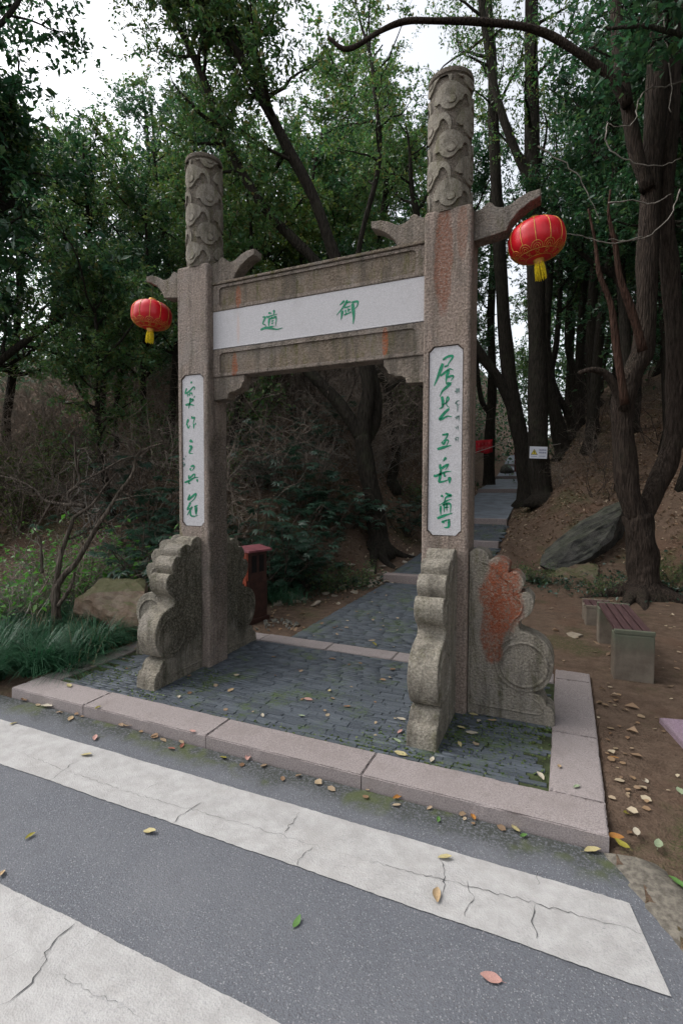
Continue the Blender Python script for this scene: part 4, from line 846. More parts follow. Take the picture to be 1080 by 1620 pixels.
def where(x, y):
    d = np.array([x, y, float(H(x, y))+1.5])-CAM; D = d@FW; u = 540+FPX*(d@RT)/max(D, .3)
    far = 'close behind the gate' if D < 12 else 'farther back in the wood' if D < 20 else 'deep in the wood'
    for lim, nm in ((0, 'beyond the left edge'), (120, 'at the far left'), (285, 'below the left lantern'), (480, 'left in the gate opening'), (672, 'right in the gate opening'), (860, 'between right pillar and sign'), (980, 'between sign and furrowed tree'), (1080, 'behind the furrowed tree')):
        if u < lim: return ' '+nm+', '+far
    return ' beyond the right edge, '+far
for k, x, y, s in TREES:
    plant(PROT, used, k, x, y, s, r3.uniform(0, 6.28), 'forest_tree', LBL[k]+where(x, y), 'tree', 'forest trees around the path', 0, (r3.gauss(0, .05), r3.gauss(0, .05)))

# ---- the far wood: a mass of foliage behind the trees one can tell apart
rw = np.random.default_rng(19); C = []
for i in range(1100):
    x = rw.uniform(-40, 30); y = rw.uniform(16, 50); h0 = rw.uniform(.1, 1)**1.5*8
    if abs(x-float(xc(y))) < 2.2 and y < 33:
        h0 = rw.uniform(0, .5)
        if abs(x-float(xc(y))) < 1.5: continue
    n = 130; c = np.array([x, y, float(H(x, y))+h0]); C.append(c+rw.normal(size=(n, 3))*np.array([1.2, 1.0, .8]))
for i in range(170):
    x = rw.uniform(-26, -6); y = rw.uniform(8.5, 19); c = np.array([x, y, float(H(x, y))+rw.uniform(.1, 1.6)]); C.append(c+rw.normal(size=(70, 3))*np.array([.8, .8, .5]))
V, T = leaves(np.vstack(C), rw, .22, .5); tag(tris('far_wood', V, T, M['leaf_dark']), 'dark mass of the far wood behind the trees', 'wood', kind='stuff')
# ---- bare brushwood on the hillside
def brush_proto(seed, n, h, m, mat2=None, fol=0, leafm=None, LL=.06):
    rng = np.random.default_rng(seed); tb = Tubes(); C = []; root = empty('bare_bush')
    for i in range(n):
        a = rng.uniform(0, 6.28); d = np.array([math.cos(a)*.55, math.sin(a)*.55, 1]); P = walk(rng, (rng.normal()*.12, rng.normal()*.12, -.05), d, h*rng.uniform(.6, 1.1), 8, .16, .02); tb.add(P, np.linspace(.010, .004, 9)*rng.uniform(.6, 1.3), 4, False)
        for j in range(7):
            q_ = P[int(rng.integers(2, 9))]; Q = walk(rng, q_, unit(rng.normal(size=3)+np.array([0, 0, .5])), h*rng.uniform(.25, .5), 5, .25); tb.add(Q, np.linspace(.0045, .002, 6), 3, False)
            for l in range(3): Z = walk(rng, Q[int(rng.integers(1, 6))], unit(rng.normal(size=3)), h*rng.uniform(.1, .25), 3, .3); tb.add(Z, np.linspace(.0028, .0014, 4), 3, False)
            if fol: u = rng.integers(1, 6, fol); C.append(Q[u]+rng.normal(size=(fol, 3))*.06)
    tb.build('stems', m, root)
    if fol: V, T = leaves(np.vstack(C), rng, LL, .55); tris('foliage', V, T, leafm, root)
    return root
BR = [brush_proto(31, 9, 1.5, M['twig']), brush_proto(32, 7, 2.1, M['twig']), brush_proto(33, 10, 1.1, M['twig_pale']), brush_proto(34, 8, 1.7, M['twig_dark'])]
for p_ in BR: p_.location = (0, 0, -50)
ub_ = [False]*4
for i in range(190):
    for _ in range(50):
        x = r3.uniform(-14, .2); y = r3.uniform(2.4, 19)
        if y > np.interp(x, [-11, -4, -1.6, -.4, .2], [2.2, 2.6, 3.0, 6.3, 7.5]) and float(xc(y))-x > 1.6: break
    k = r3.choices(range(4), (4, 3, 2, 2))[0]
    plant(BR, ub_, k, x, y, r3.uniform(.8, 1.35), r3.uniform(0, 6.28), 'bare_bush', ['leafless brown bush', 'tall leafless bush', 'low pale leafless bush', 'dark leafless bush'][k]+where(x, y), 'bush', 'leafless bushes in the wood')
for i in range(46):
    x = r3.uniform(-4.6, -.3); y = r3.uniform(6.4, 14)
    if float(xc(y))-x < 1.5: continue
    k = r3.choices(range(4), (3, 4, 1, 3))[0]
    plant(BR, ub_, k, x, y, r3.uniform(.9, 1.5), r3.uniform(0, 6.28), 'bare_bush', ['leafless brown bush', 'tall leafless bush', 'low pale leafless bush', 'dark leafless bush'][k]+where(x, y), 'bush', 'leafless bushes in the wood')
for i in range(16):
    x = r3.uniform(2.9, 8); y = r3.uniform(8.5, 18); k = r3.choice((0, 3))
    if x-float(xc(y)) < 1.5: continue
    plant(BR, ub_, k, x, y, r3.uniform(.6, 1.), r3.uniform(0, 6.28), 'bare_bush', ['leafless brown bush', '', '', 'dark leafless bush'][k]+where(x, y), 'bush', 'leafless bushes in the wood')

# ---- fan-leaved evergreen shrubs (dark, broad) either side of the left pillar
def fan_proto(seed, n, h, m, ll):
    rng = np.random.default_rng(seed); tb = Tubes(); root = empty('evergreen_shrub'); Vs = []; Ts = []; nv = 0
    for i in range(n):
        a = rng.uniform(0, 6.28); d = np.array([math.cos(a)*.8, math.sin(a)*.8, 1.]); P = walk(rng, (rng.normal()*.1, rng.normal()*.1, -.05), d, h*rng.uniform(.5, 1.1), 6, .12, .03); tb.add(P, np.linspace(.014, .006, 7), 5, False)
        for j in range(11):
            p = P[int(rng.integers(2, 7))]; e = unit(rng.normal(size=3)*np.array([1, 1, .35])+np.array([0, 0, .15])); c = p+e*rng.uniform(.12, .26); tb.add([p, (p+c)/2+np.array([0, 0, .02]), c], .003, 3, False)
            up = unit(np.array([0, 0, 1.])+rng.normal(size=3)*.25); x_ = unit(e-up*(e@up)); y_ = np.cross(up, x_); L = ll*rng.uniform(.7, 1.2)
            for f in range(7):     # the fingers of one hand-shaped leaf
                an = (f-3)*.62; dd = x_*math.cos(an)+y_*math.sin(an); q_ = L*(1-.09*abs(f-3)); s_ = np.cross(up, dd)
                V = np.array([c, c+dd*q_*.55+s_*q_*.15-up*.006, c+dd*q_-up*q_*.22, c+dd*q_*.55-s_*q_*.15-up*.006, c+dd*q_*.55+up*q_*.03]); Vs.append(V); Ts.append(np.array([[0, 1, 4], [1, 2, 4], [2, 3, 4], [3, 0, 4]])+nv); nv += 5
    tb.build('stems', M['twig_dark'], root); tris('foliage', np.vstack(Vs), np.vstack(Ts), m, root); return root
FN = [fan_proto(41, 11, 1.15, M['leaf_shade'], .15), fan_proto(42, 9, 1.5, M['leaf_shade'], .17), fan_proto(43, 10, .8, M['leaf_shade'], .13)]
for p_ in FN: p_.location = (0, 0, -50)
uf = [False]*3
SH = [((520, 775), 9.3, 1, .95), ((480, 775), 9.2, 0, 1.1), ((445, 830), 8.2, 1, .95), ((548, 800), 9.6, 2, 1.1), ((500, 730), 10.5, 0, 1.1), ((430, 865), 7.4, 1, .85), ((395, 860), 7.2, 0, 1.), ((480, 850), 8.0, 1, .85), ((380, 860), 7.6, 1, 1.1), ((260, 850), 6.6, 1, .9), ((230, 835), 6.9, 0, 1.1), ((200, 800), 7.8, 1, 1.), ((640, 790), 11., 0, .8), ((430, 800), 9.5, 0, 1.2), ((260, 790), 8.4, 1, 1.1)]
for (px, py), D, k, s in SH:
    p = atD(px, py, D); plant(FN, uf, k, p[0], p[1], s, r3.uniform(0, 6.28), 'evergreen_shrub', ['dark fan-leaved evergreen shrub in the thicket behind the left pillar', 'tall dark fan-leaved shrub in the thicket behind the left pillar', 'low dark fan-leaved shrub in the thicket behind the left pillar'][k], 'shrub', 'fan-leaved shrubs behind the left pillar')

# ---- shrubs with bright fresh leaves behind the grass, olive bush further left
FR = [brush_proto(51, 10, .85, M['twig_pale'], None, 5, M['leaf_fresh'], .062), brush_proto(52, 8, 1.1, M['twig'], None, 4, M['leaf_fresh'], .066), brush_proto(53, 12, 1.4, M['twig_dark'], None, 16, M['leaf_yellow'], .055), brush_proto(54, 10, 1., M['twig_dark'], None, 14, M['leaf'], .06)]
for p_ in FR: p_.location = (0, 0, -50)
uq = [False]*4
FL = ['low shrub with sparse bright green leaves behind the grass bed', 'taller shrub with sparse bright green leaves behind the grass bed', 'olive-leaved bush on the hillside at the left edge', 'small leafy green bush on the slope beside the path']
for (px, py), D, k, s in [((60, 930), 5.6, 0, 1.), ((110, 910), 6.4, 0, 1.), ((20, 930), 5.4, 1, .9), ((160, 900), 7.0, 1, .9), ((200, 890), 7.2, 0, 1.1), ((240, 900), 6.1, 1, .9), ((90, 900), 6.3, 1, 1.), ((30, 890), 6.4, 0, 1.1), ((150, 880), 6.9, 0, 1.1), ((215, 870), 6.9, 1, .9), ((60, 870), 7., 1, .9),
                         ((40, 700), 9.5, 2, 1.), ((90, 680), 10.2, 2, .9), ((10, 640), 9.8, 2, 1.1), ((60, 620), 11.5, 2, 1.), ((140, 650), 12, 3, 1.), ((240, 620), 12., 3, 1.2), ((260, 640), 10.5, 3, 1.), ((560, 880), 8., 3, .5), ((520, 900), 7.6, 3, .45), ((650, 760), 12.5, 3, .7), ((850, 900), 8.2, 3, .4), ((950, 930), 7.4, 3, .35), ((1060, 860), 8.0, 3, .5), ((640, 600), 15, 2, 1.3), ((380, 700), 11, 3, 1.2), ((330, 740), 9.5, 3, 1.1)]:
    p = atD(px, py, D); plant(FR, uq, k, p[0], p[1], s, r3.uniform(0, 6.28), 'leafy_shrub' if k != 2 else 'olive_bush', FL[k], 'shrub', ['fresh-leaved shrubs behind the grass', 'fresh-leaved shrubs behind the grass', 'olive bushes on the hillside', 'small leafy bushes on the slopes'][k])
WORLD = True

# ---- small bare tree growing out of the grass bed
c2 = lambda x, y: (x/3.724, 480+y/3.724); c3 = lambda x, y: (x/3.724, 800+y/3.724)
D0 = 5.3
hero('bare_tree', 'small leafless crooked tree growing out of the grass bed', [([c3(335, 700), c3(332, 620), c3(328, 540), c3(335, 470)], D0, .050, .042), ([c3(338, 480), c3(385, 400), c3(440, 350), c3(500, 250), c3(580, 110), c2(620, 1250), c2(700, 1120), c2(780, 1010), c2(810, 900), c2(880, 850), c2(985, 820)], D0, .034, .009),
    ([c3(332, 480), c3(345, 370), c3(372, 250), c3(420, 120), c2(440, 1260), c2(540, 1190), c2(620, 1080), c2(690, 1000)], D0+.1, .030, .008), ([c2(500, 1195), c2(425, 1175), c2(402, 1120), c2(470, 1060), c2(450, 950), c2(440, 780)], D0+.15, .026, .009),
    ([c2(440, 1190), c2(280, 1165), c2(200, 1090), c2(100, 1040), c2(0, 1015)], D0+.05, .016, .006), ([c2(470, 1062), c2(600, 990), c2(720, 920), c2(800, 900)], D0+.1, .012, .006), ([c3(345, 590), c3(400, 510), c3(430, 450), c3(442, 390)], D0-.05, .024, .012), ([c3(250, 400), c3(245, 300), c3(240, 200), c3(190, 130)], D0+.3, .018, .006)],
    M['bark_grey'], M['leaf'], 61, bo=dict(limbs=[1, 2, 3, 4, 5], n1=5, L1=(.2, .5), n2=3, L2=(.12, .3), per=0, t0=.3), lump=.08)

# ---- grass bed
def blades(C, rng, L, w_, lean, sway, m, name, seg=4):
    n = len(C); a = rng.uniform(0, 6.28, n) if sway is None else sway; d = np.stack([np.cos(a), np.sin(a), np.zeros(n)], 1); s = np.stack([-np.sin(a), np.cos(a), np.zeros(n)], 1); l = L*rng.uniform(.6, 1.15, n); ln = lean*rng.uniform(.5, 1.3, n)
    V = []; 
    for k in range(seg+1):
        t = k/seg; out = ln*t**1.6*l; hgt = l*(t*.95-.62*ln*t**2.4); p = C+d*out[:, None]+np.array([0, 0, 1.])*hgt[:, None]; ww = (w_*(1-t**1.7)+.0006)[..., None] if np.ndim(w_) else w_*(1-t**1.7)+.0006
        V += [p+s*ww, p-s*ww]
    V = np.stack(V, 1); T = []
    base = np.arange(n)[:, None]*(2*seg+2)
    for k in range(seg): T += [base+np.array([[2*k, 2*k+1, 2*k+3]]), base+np.array([[2*k, 2*k+3, 2*k+2]])]
    return tris(name, V.reshape(-1, 3), np.vstack(T), m)
rg = np.random.default_rng(71); CC = []; AA = []
tuft = []
for i in range(46):
    for _ in range(60):
        x = rg.uniform(-3.6, -.82); y = rg.uniform(-.98, .75)
        lim = np.interp(y, [-1.0, -.5, 0, .4, .8], [-.90, -.80, -.95, -1.15, -1.7]);
        if x < lim and y < .95+.12*(x+1) and all((x-a)**2+(y-b_)**2 > .055 for a, b_ in tuft): tuft.append((x, y)); break
for x, y in tuft:
    n = 420; a = rg.uniform(0, 6.28, n); rr = .11*np.sqrt(rg.random(n)); cx_, cy_ = x+rr*np.cos(a), y+rr*np.sin(a); CC.append(np.stack([cx_, cy_, H(cx_, cy_)-.01], 1)); AA.append(a+rg.normal(size=n)*.6)
o = blades(np.vstack(CC), rg, .50, .0038, .85, np.concatenate(AA), M['grass'], 'grass_bed', 5); tag(o, 'bed of arching dark green mondo grass at the left kerb', 'grass', kind='stuff')

# ---- dead leaves over the slopes, ivy and moss plants
rg = np.random.default_rng(81)
def scatter(n, x0, x1, y0, y1, ok):
    x = rg.uniform(x0, x1, n*3); y = rg.uniform(y0, y1, n*3); k = ok(x, y); x, y = x[k][:n], y[k][:n]; return x, y
def offroad(x, y): return ~((x > -.9) & (x < 3.44) & (y > -1.05) & (y < 1.2)) & ~((np.abs(x-xc(y)) < .72) & (y > 1)) & ~((y < -.98) & (x < road_edge(y)+.25))
x, y = scatter(36000, -11, 9, -.9, 16, lambda x, y: offroad(x, y) & (rg.random(len(x)) < np.clip((H(x, y, False)-plane(x, y))*1.2+.035, .035, 1)))
C = np.stack([x, y, H(x, y)+.012], 1)
def flat_leaves(C, L, W, jit=.3):
    n = len(C); a = rg.uniform(0, 6.28, n); d = np.stack([np.cos(a), np.sin(a), rg.normal(size=n)*jit], 1); s = np.stack([-np.sin(a), np.cos(a), rg.normal(size=n)*jit], 1); l = (L*rg.uniform(.6, 1.3, n))[:, None]; cu = rg.uniform(-.1, .35, n)[:, None]*l; u = np.array([0, 0, 1.])
    V = np.stack([C-d*l/2, C+s*l*W/2+u*cu, C+d*l/2, C-s*l*W/2+u*cu], 1).reshape(-1, 3); o_ = np.arange(n)[:, None]*4; T = np.stack([o_+[[0, 2, 1]], o_+[[0, 3, 2]]], 1).reshape(-1, 3); return V, T
V, T = flat_leaves(C, .08, .46); tag(tris('leaf_litter', V, T, M['leaf_tan']), 'dead brown leaves strewn over the wooded slopes', 'leaves', kind='stuff')
def patch(px, py, D, n, rx, ry): p = atD(px, py, D); a = rg.normal(size=(n, 2))*np.array([rx, ry]); return np.stack([p[0]+a[:, 0], p[1]+a[:, 1], H(p[0]+a[:, 0], p[1]+a[:, 1])+np.abs(rg.normal(size=n))*.05+.01], 1)
C = np.vstack([patch(545, 880, 8.4, 600, .4, .2), patch(490, 890, 8., 500, .4, .2), patch(430, 895, 7.4, 500, .3, .15), patch(640, 800, 12, 500, .6, .6), patch(870, 905, 8.2, 350, .4, .25), patch(960, 935, 7.4, 350, .5, .25), patch(1060, 880, 7.6, 400, .4, .4), patch(60, 940, 5.4, 700, .6, .3), patch(845, 900, 8.3, 160, .08, .08), patch(980, 870, 8.6, 250, .4, .3)])
V, T = leaves(C, rg, .045, .7, .1); tag(tris('ground_ivy', V, T, M['leaf_shade']), 'low green ivy and weeds on the foot of the slopes', 'ground cover', kind='stuff')
C = patch(60, 950, 5.6, 500, .9, .4); C[:, 2] -= .03; o = blades(C, rg, .5, .002, .5, None, M['straw'], 'dry_grass', 4); tag(o, 'dry straw stems among the fresh-leaved shrubs', 'grass', kind='stuff')
C = np.vstack([patch(430, 915, 7.0, 600, .2, .15)]); o = blades(C, rg, .28, .003, .7, None, M['grass'], 'dark_grass', 4); tag(o, 'dark grass tuft behind the litter bin', 'grass', kind='stuff')
# moss cushions and weeds in the paving joints
C = []
for bx, by, n, sx, sy in ((2.75, -.12, 420, .22, .13), (2.55, -.35, 260, .1, .12), (3.0, -.04, 120, .12, .03), (2.2, -.55, 160, .12, .1), (-.35, -.45, 260, .18, .14), (.45, -.35, 130, .1, .12), (.2, -.66, 120, .15, .05), (2.3, -.68, 200, .3, .02), (1.4, -.69, 90, .4, .02), (2.9, -.5, 160, .15, .15), (.42, -.1, 70, .05, .1)):
    a = rg.normal(size=(n, 2)); x = bx+a[:, 0]*sx; y = by+a[:, 1]*sy; k = (y > -.72) & (x < 3.12) & (x > -.6); y = np.round((y+.7225)/BROT)*BROT-.7225+rg.normal(size=n)*.004
    C.append(np.stack([x, y, plane(x, y)+rg.uniform(-.004, .004, n)], 1)[k])
V, T = leaves(np.vstack(C), rg, .018, .8, -.4); tag(tris('joint_moss', V, T, M['leaf_yellow']), 'moss and tiny weeds growing in the paving joints', 'moss', kind='stuff')

# ================================================================== SMALLER THINGS
# ---- rocks
def rock(name, label, c, size, rot, m, seed, sub=3, group=None, cat='rock', amp=.16, sink=.25):
    rng = np.random.default_rng(seed); bm = bmesh.new(); bmesh.ops.create_icosphere(bm, subdivisions=sub, radius=1)
    pl = [(unit(rng.normal(size=3)), rng.uniform(.38, .8)) for _ in range(12)]; ph = rng.uniform(0, 6, 6)
    for v in bm.verts:
        p = np.array(v.co); 
        for n, d in pl:
            k = p@n
            if k > d: p = p-n*(k-d)*.92
        p = p*(1+amp*.35*(math.sin(p[0]*5+ph[0])*math.sin(p[1]*4+ph[1])+.6*math.sin(p[2]*9+ph[2]+p[0]*6)+.35*math.sin(p[1]*15+ph[3]+p[2]*11)+.25*math.sin(p[2]*31+p[0]*9+ph[4])+.2*math.sin(p[0]*27-p[1]*19+ph[5])))
        v.co = Vector(p*np.array(size))
    o = bm_obj(name, bm, m, None, False); o.location = tuple(map(float, c)); o.rotation_euler = rot; return tag(o, label, cat, group)
def hull_rock(label, pts, m, seed, amp=.02, cuts=4, fr=7.):
    rng = np.random.default_rng(seed); P = np.array(pts); c = P.mean(axis=0); bm = bmesh.new()
    for p in P: bm.verts.new(p-c)
    h = bmesh.ops.convex_hull(bm, input=bm.verts[:]); bmesh.ops.delete(bm, geom=[e for e in h['geom_interior'] if isinstance(e, bmesh.types.BMVert)], context='VERTS')
    bmesh.ops.triangulate(bm, faces=bm.faces[:]); bmesh.ops.subdivide_edges(bm, edges=bm.edges[:], cuts=cuts, use_grid_fill=True, smooth=.12); bmesh.ops.subdivide_edges(bm, edges=bm.edges[:], cuts=1, use_grid_fill=True); bm.normal_update(); ph = rng.uniform(0, 6, 8)
    for v in bm.verts:
        x, y, z = v.co*fr; n = math.sin(x+ph[0])*math.sin(y*1.1+ph[1]+z)+.6*math.sin(x*2.3+z*1.7+ph[2])*math.sin(y*2.1+ph[3])+.5*abs(math.sin(z*3.1+x*1.3+ph[4]))+.35*math.sin(x*5.3+ph[5])*math.sin(z*6.1+y*4.7+ph[6]); v.co += v.normal*(n-.3)*amp
    o = bm_obj('boulder', bm, m); o.location = tuple(map(float, c)); return tag(o, label, 'rock')
hull_rock('mossy brown boulder between the grass bed and the left drum stone', [atD(*q_) for q_ in ((118, 968, 5.5), (222, 992, 5.2), (122, 946, 5.5), (150, 930, 5.6), (230, 934, 5.3), (165, 917, 6.), (226, 916, 5.8), (215, 919, 5.5), (120, 985, 6.), (230, 985, 6.1), (190, 1000, 5.3))], M['rock'], 5)
hull_rock('large grey rock slab leaning on the right bank', [atD(*q_) for q_ in ((854, 894, 9.0), (884, 904, 8.9), (935, 880, 9.), (968, 852, 9.2), (980, 815, 9.4), (985, 792, 9.7), (862, 868, 9.2), (903, 840, 9.4), (955, 802, 9.7), (870, 900, 10), (930, 900, 10.2), (985, 850, 10.2))], M['rock_grey'], 8, .016, 4, 6.)
hull_rock('brown rock wedged under the grey slab on the right bank', [atD(*q_) for q_ in ((875, 925, 8.7), (940, 915, 8.7), (870, 905, 8.9), (905, 893, 8.9), (945, 890, 9.), (900, 925, 9.3), (950, 915, 9.4))], M['rock'], 9, .025)
rs = random.Random(9); n_ = 0
def stone(px, py, D, s, m='rubble', lab='small flat stone among the rubble left of the path', grp='rubble stones left of the path', flat=.34):
    p = atD(px, py, D) if D else gnd(px, py); z = float(H(p[0], p[1], False)); rock('rubble_stone', lab, (p[0], p[1], z+s*flat*.3), (s, s*rs.uniform(.55, .9), s*flat), (rs.gauss(0, .12), rs.gauss(0, .12), rs.uniform(0, 6.28)), M[m], rs.randint(0, 9999), 2, grp, 'stone')
for px, py, D, s in ((470, 948, 0, .10), (535, 952, 0, .06), (560, 935, 0, .10), (590, 925, 0, .10), (620, 905, 8.2, .10), (585, 880, 8.8, .12), (455, 940, 0, .20), (425, 938, 0, .17), (485, 925, 0, .13), (500, 953, 0, .15), (520, 928, 0, .10), (478, 918, 7.2, .12), (545, 925, 0, .09), (555, 910, 0, .12), (575, 900, 8.2, .14), (590, 893, 8.3, .15), (602, 885, 8.4, .12), (585, 910, 8., .10), (612, 900, 8.3, .12), (600, 915, 0, .08), (565, 925, 0, .07), (610, 880, 8.6, .11), (530, 940, 0, .07), (440, 920, 6.9, .15), (600, 905, 8.2, .09), (515, 915, 7.5, .11), (570, 890, 8.5, .12), (640, 850, 9.4, .12), (650, 830, 10, .12), (605, 870, 9., .1)): stone(px, py, D, s)
for i in range(34):
    a = rs.uniform(0, 6.28); q_ = rs.random()**.6; x = .16+.26*q_*math.cos(a); y = 1.42+.24*q_*math.sin(a)
    rock('gravel_stone', 'small pale stone in the heap at the foot of the litter bin', (x, y, plane(x, y)-.02+.05*(1-q_)+rs.uniform(0, .02)), (rs.uniform(.02, .04), rs.uniform(.018, .032), rs.uniform(.012, .022)), (rs.random()*3, rs.random(), rs.random()*6), M['rubble_grey'], i+300, 1, 'pale stones by the litter bin', 'stone')
p = gnd(910, 1003); rock('flat_stone', 'flat pale stone lying on the earth in front of the bench', (p[0], p[1], p[2]-.015), (.15, .09, .03), (0, 0, 1.9), M['rubble'], 77, 2, None, 'stone')

# ---- bench
M['concrete'] = None
def m_conc():
    t = NT('bench_concrete'); z = t.xyz()[2]; c = t.mix(t.rng(t.noise(6, 6, .7), .35, .7), (.13, .106, .083), (.195, .165, .13)); c = t.mix(t.math('MULTIPLY', t.rng(t.math('ADD', z, t.math('MULTIPLY', t.noise(9, 4), .2)), .30, .52), .8), c, (.10, .115, .08)); return t.done(c, .9, t.bump(t.noise(60, 4), .3, .006), .2)
M['concrete'] = m_conc()
def m_slat():
    t = NT('bench_slat_wood'); c = t.mix(t.rng(t.noise(3, 5, .7, t.scale((18, 1.2, 18))), .35, .65), (.05, .026, .027), (.085, .046, .046)); return t.done(c, .6, t.bump(t.noise(4, 4, .7, t.scale((22, 1.2, 22))), .3, .006), .3)
M['slat'] = m_slat()
def bench(x0, y0, L, rot, lab, hgt=.43):
    global WORLD; WORLD = False
    root = tag(empty('bench', (x0, y0, float(H(x0, y0))-.01)), lab, 'bench', 'benches beside the gate'); root.rotation_euler = (0, 0, rot)
    for ya in (0, L-.16): box('support_block', 0, .30, ya, ya+.16, -.05, hgt-.035, M['concrete'], root, .012)
    for i in range(4): box('slat', .012+i*.071, .012+i*.071+.058, .035, L-.02, hgt-.034, hgt, M['slat'], root, .006)
    # the concrete heads that close the seat at both ends
    for ya in (-.001, L-.03): box('end_cap', -.002, .302, ya, ya+.034, hgt-.035, hgt+.003, M['concrete'], root, .006)
    WORLD = True
bench(3.575, 1.20, 1.16, R(3.5), 'slatted bench on two concrete blocks right of the gate, nearer one')
bench(3.42, 2.89, .42, R(4), 'low concrete seat block half hidden behind the slatted bench', .24)
# ---- purple granite slab at the right edge
M['purple'] = m_kerb('purple_granite', (.26, .17, .24), (.15, .085, .14))
o = slab_quad('granite_slab', [(3.80, .46), (3.89, .06), (4.6, .2), (4.52, .62)], -.06, .012, M['purple'], None, .005); tag(o, 'speckled purple granite slab lying on the earth at the right edge', 'slab')

# ---- litter bin
M['bin_red'] = plain('bin_orange_red_paint', (.22, .045, .022), .5, 8, .3); M['bin_brown'] = plain('bin_brown_panel', (.048, .021, .016), .6, 12, .35); M['bin_dark'] = plain('bin_dark_opening', (.008, .007, .007), .8); M['bin_roof'] = plain('bin_roof_paint', (.20, .065, .075), .5, 10, .25)
WORLD = False
bp = (-.30, 1.52, float(H(-.30, 1.52))); bn = tag(empty('litter_bin', bp), 'reddish brown litter bin with sloping roof behind the left pillar', 'litter bin'); bn.rotation_euler = (0, 0, R(-10))
box('body', -.17, .17, -.16, .16, .06, .50, M['bin_brown'], bn, .006); box('base', -.19, .19, -.18, .18, -.04, .059, M['bin_brown'], bn, .006)
bm_obj('side_panel', prism_bm([(-.165, .10), (.03, .10), (.06, .16), (.06, .45), (.165, .52), (.165, .84), (.09, .84), (.07, .70), (0, .62), (-.165, .58)], -.168, -.1605), M['bin_red'], bn)
bm_obj('hopper', prism_bm([(-.15, .501), (.165, .501), (.165, .84), (-.165, .84), (-.165, .60)], -.155, .155, bev=.004), M['bin_brown'], bn)
for y_ in (-.105, .02): box('opening', .1655, .168, y_, y_+.085, .60, .80, M['bin_dark'], bn, .001)
for s_ in (-1, 1): box('post', .13*s_-.018, .13*s_+.018, -.175, -.168, .06, .86, M['bin_red'], bn, .003)
bm_obj('roof', prism_bm([(-.215, .845), (.215, .845), (.215, .868), (0, .91), (-.215, .868)], -.20, .20, bev=.004), M['bin_roof'], bn)
box('lock', -.02, .02, -.176, -.168, .40, .44, M['bin_dark'], bn, .004)
WORLD = True

# ---- warning sign on the straight tree
M['sign_white'] = plain('sign_white_enamel', (.72, .74, .80), .4, 5, .08); M['sign_yellow'] = plain('sign_yellow', (.70, .58, .06), .5, 5, .1); M['sign_black'] = plain('sign_black', (.02, .02, .022), .5); M['sign_blue'] = plain('sign_blue_print', (.05, .07, .22), .5)
sc_ = atD(851, 716, 12.08); WORLD = False
sg_ = tag(empty('warning_sign', tuple(map(float, sc_))), 'white warning sign with yellow triangle fixed to the straight tree trunk', 'sign'); sg_.rotation_euler = (0, R(2), -YAW*-1 if False else R(20))
k = 12.08/FPX; W2, H2 = 13.6*k, 9.4*k
box('plate', -W2, W2, -.004, .006, -H2, H2, M['sign_white'], sg_, .002)
def tri(cx_, cz_, r_, y0, y1, m, nm): return bm_obj(nm, prism_bm([(cx_-r_*.9, cz_-r_*.55), (cx_+r_*.9, cz_-r_*.55), (cx_, cz_+r_)], y0, y1), m, sg_)
tri(-W2*.48, -.005, H2*.62, -.006, -.0042, M['sign_black'], 'warning_border'); tri(-W2*.48, -.005, H2*.50, -.0075, -.0062, M['sign_yellow'], 'warning_triangle'); box('warning_mark', -W2*.48-.007, -W2*.48+.007, -.0088, -.0077, -.028, .038, M['sign_black'], sg_)
for line, z_ in enumerate((H2*.42, -H2*.02)):
    for c_ in range(4):
        x_ = W2*.08+c_*W2*.21; h_ = H2*.13
        bm = box_bm(x_, x_+W2*.16, -.0056, -.0042, z_-h_*.2, z_+h_*.15)
        for a_ in ((x_+.004, x_+.012, z_-h_, z_+h_), (x_+W2*.12, x_+W2*.145, z_-h_, z_+h_), (x_, x_+W2*.16, z_+h_*.7, z_+h_)):
            b2 = box_bm(a_[0], a_[1], -.0056, -.0042, a_[2], a_[3]); me_ = bpy.data.meshes.new('t'); b2.to_mesh(me_); b2.free(); bm.from_mesh(me_); bpy.data.meshes.remove(me_)
        bm_obj('printed_character', bm, M['sign_blue'], sg_)
box('print_line', W2*.1, W2*.8, -.0052, -.0042, -H2*.62, -H2*.56, M['sign_blue'], sg_); box('print_line', -W2*.85, -W2*.15, -.0052, -.0042, -H2*.68, -H2*.62, M['sign_blue'], sg_)
# ---- red banner and rope across the path
M['banner'] = plain('red_banner_cloth', (.42, .012, .022), .7, 6, .25); M['banner_print'] = plain('banner_print', (.50, .10, .10), .7); M['rope'] = plain('pale_rope', (.42, .38, .33), .85)
WORLD = True
A = [atD(752, 697, 16), atD(779, 695, 16.3)]; bnr = tag(empty('banner', tuple(map(float, (A[0]+A[1])/2))), 'small red banner with faint lettering hung on a rope beside the path', 'banner')
nx_, nz_ = 12, 5; V = []; F = []
for i in range(nx_+1):
    for j in range(nz_+1):
        t = i/nx_; q_ = A[0]+(A[1]-A[0])*t; dz = -.42*j/nz_+.03*math.sin(t*7)*j/nz_; yy = .035*math.sin(t*11+j*.6); V.append((q_[0], q_[1]+yy, q_[2]+dz))
for i in range(nx_):
    for j in range(nz_): F.append((i*(nz_+1)+j, i*(nz_+1)+j+1, (i+1)*(nz_+1)+j+1, (i+1)*(nz_+1)+j))
o = mesh('cloth', V, F, M['banner'], bnr, True); md = o.modifiers.new('thick', 'SOLIDIFY'); md.thickness = .004
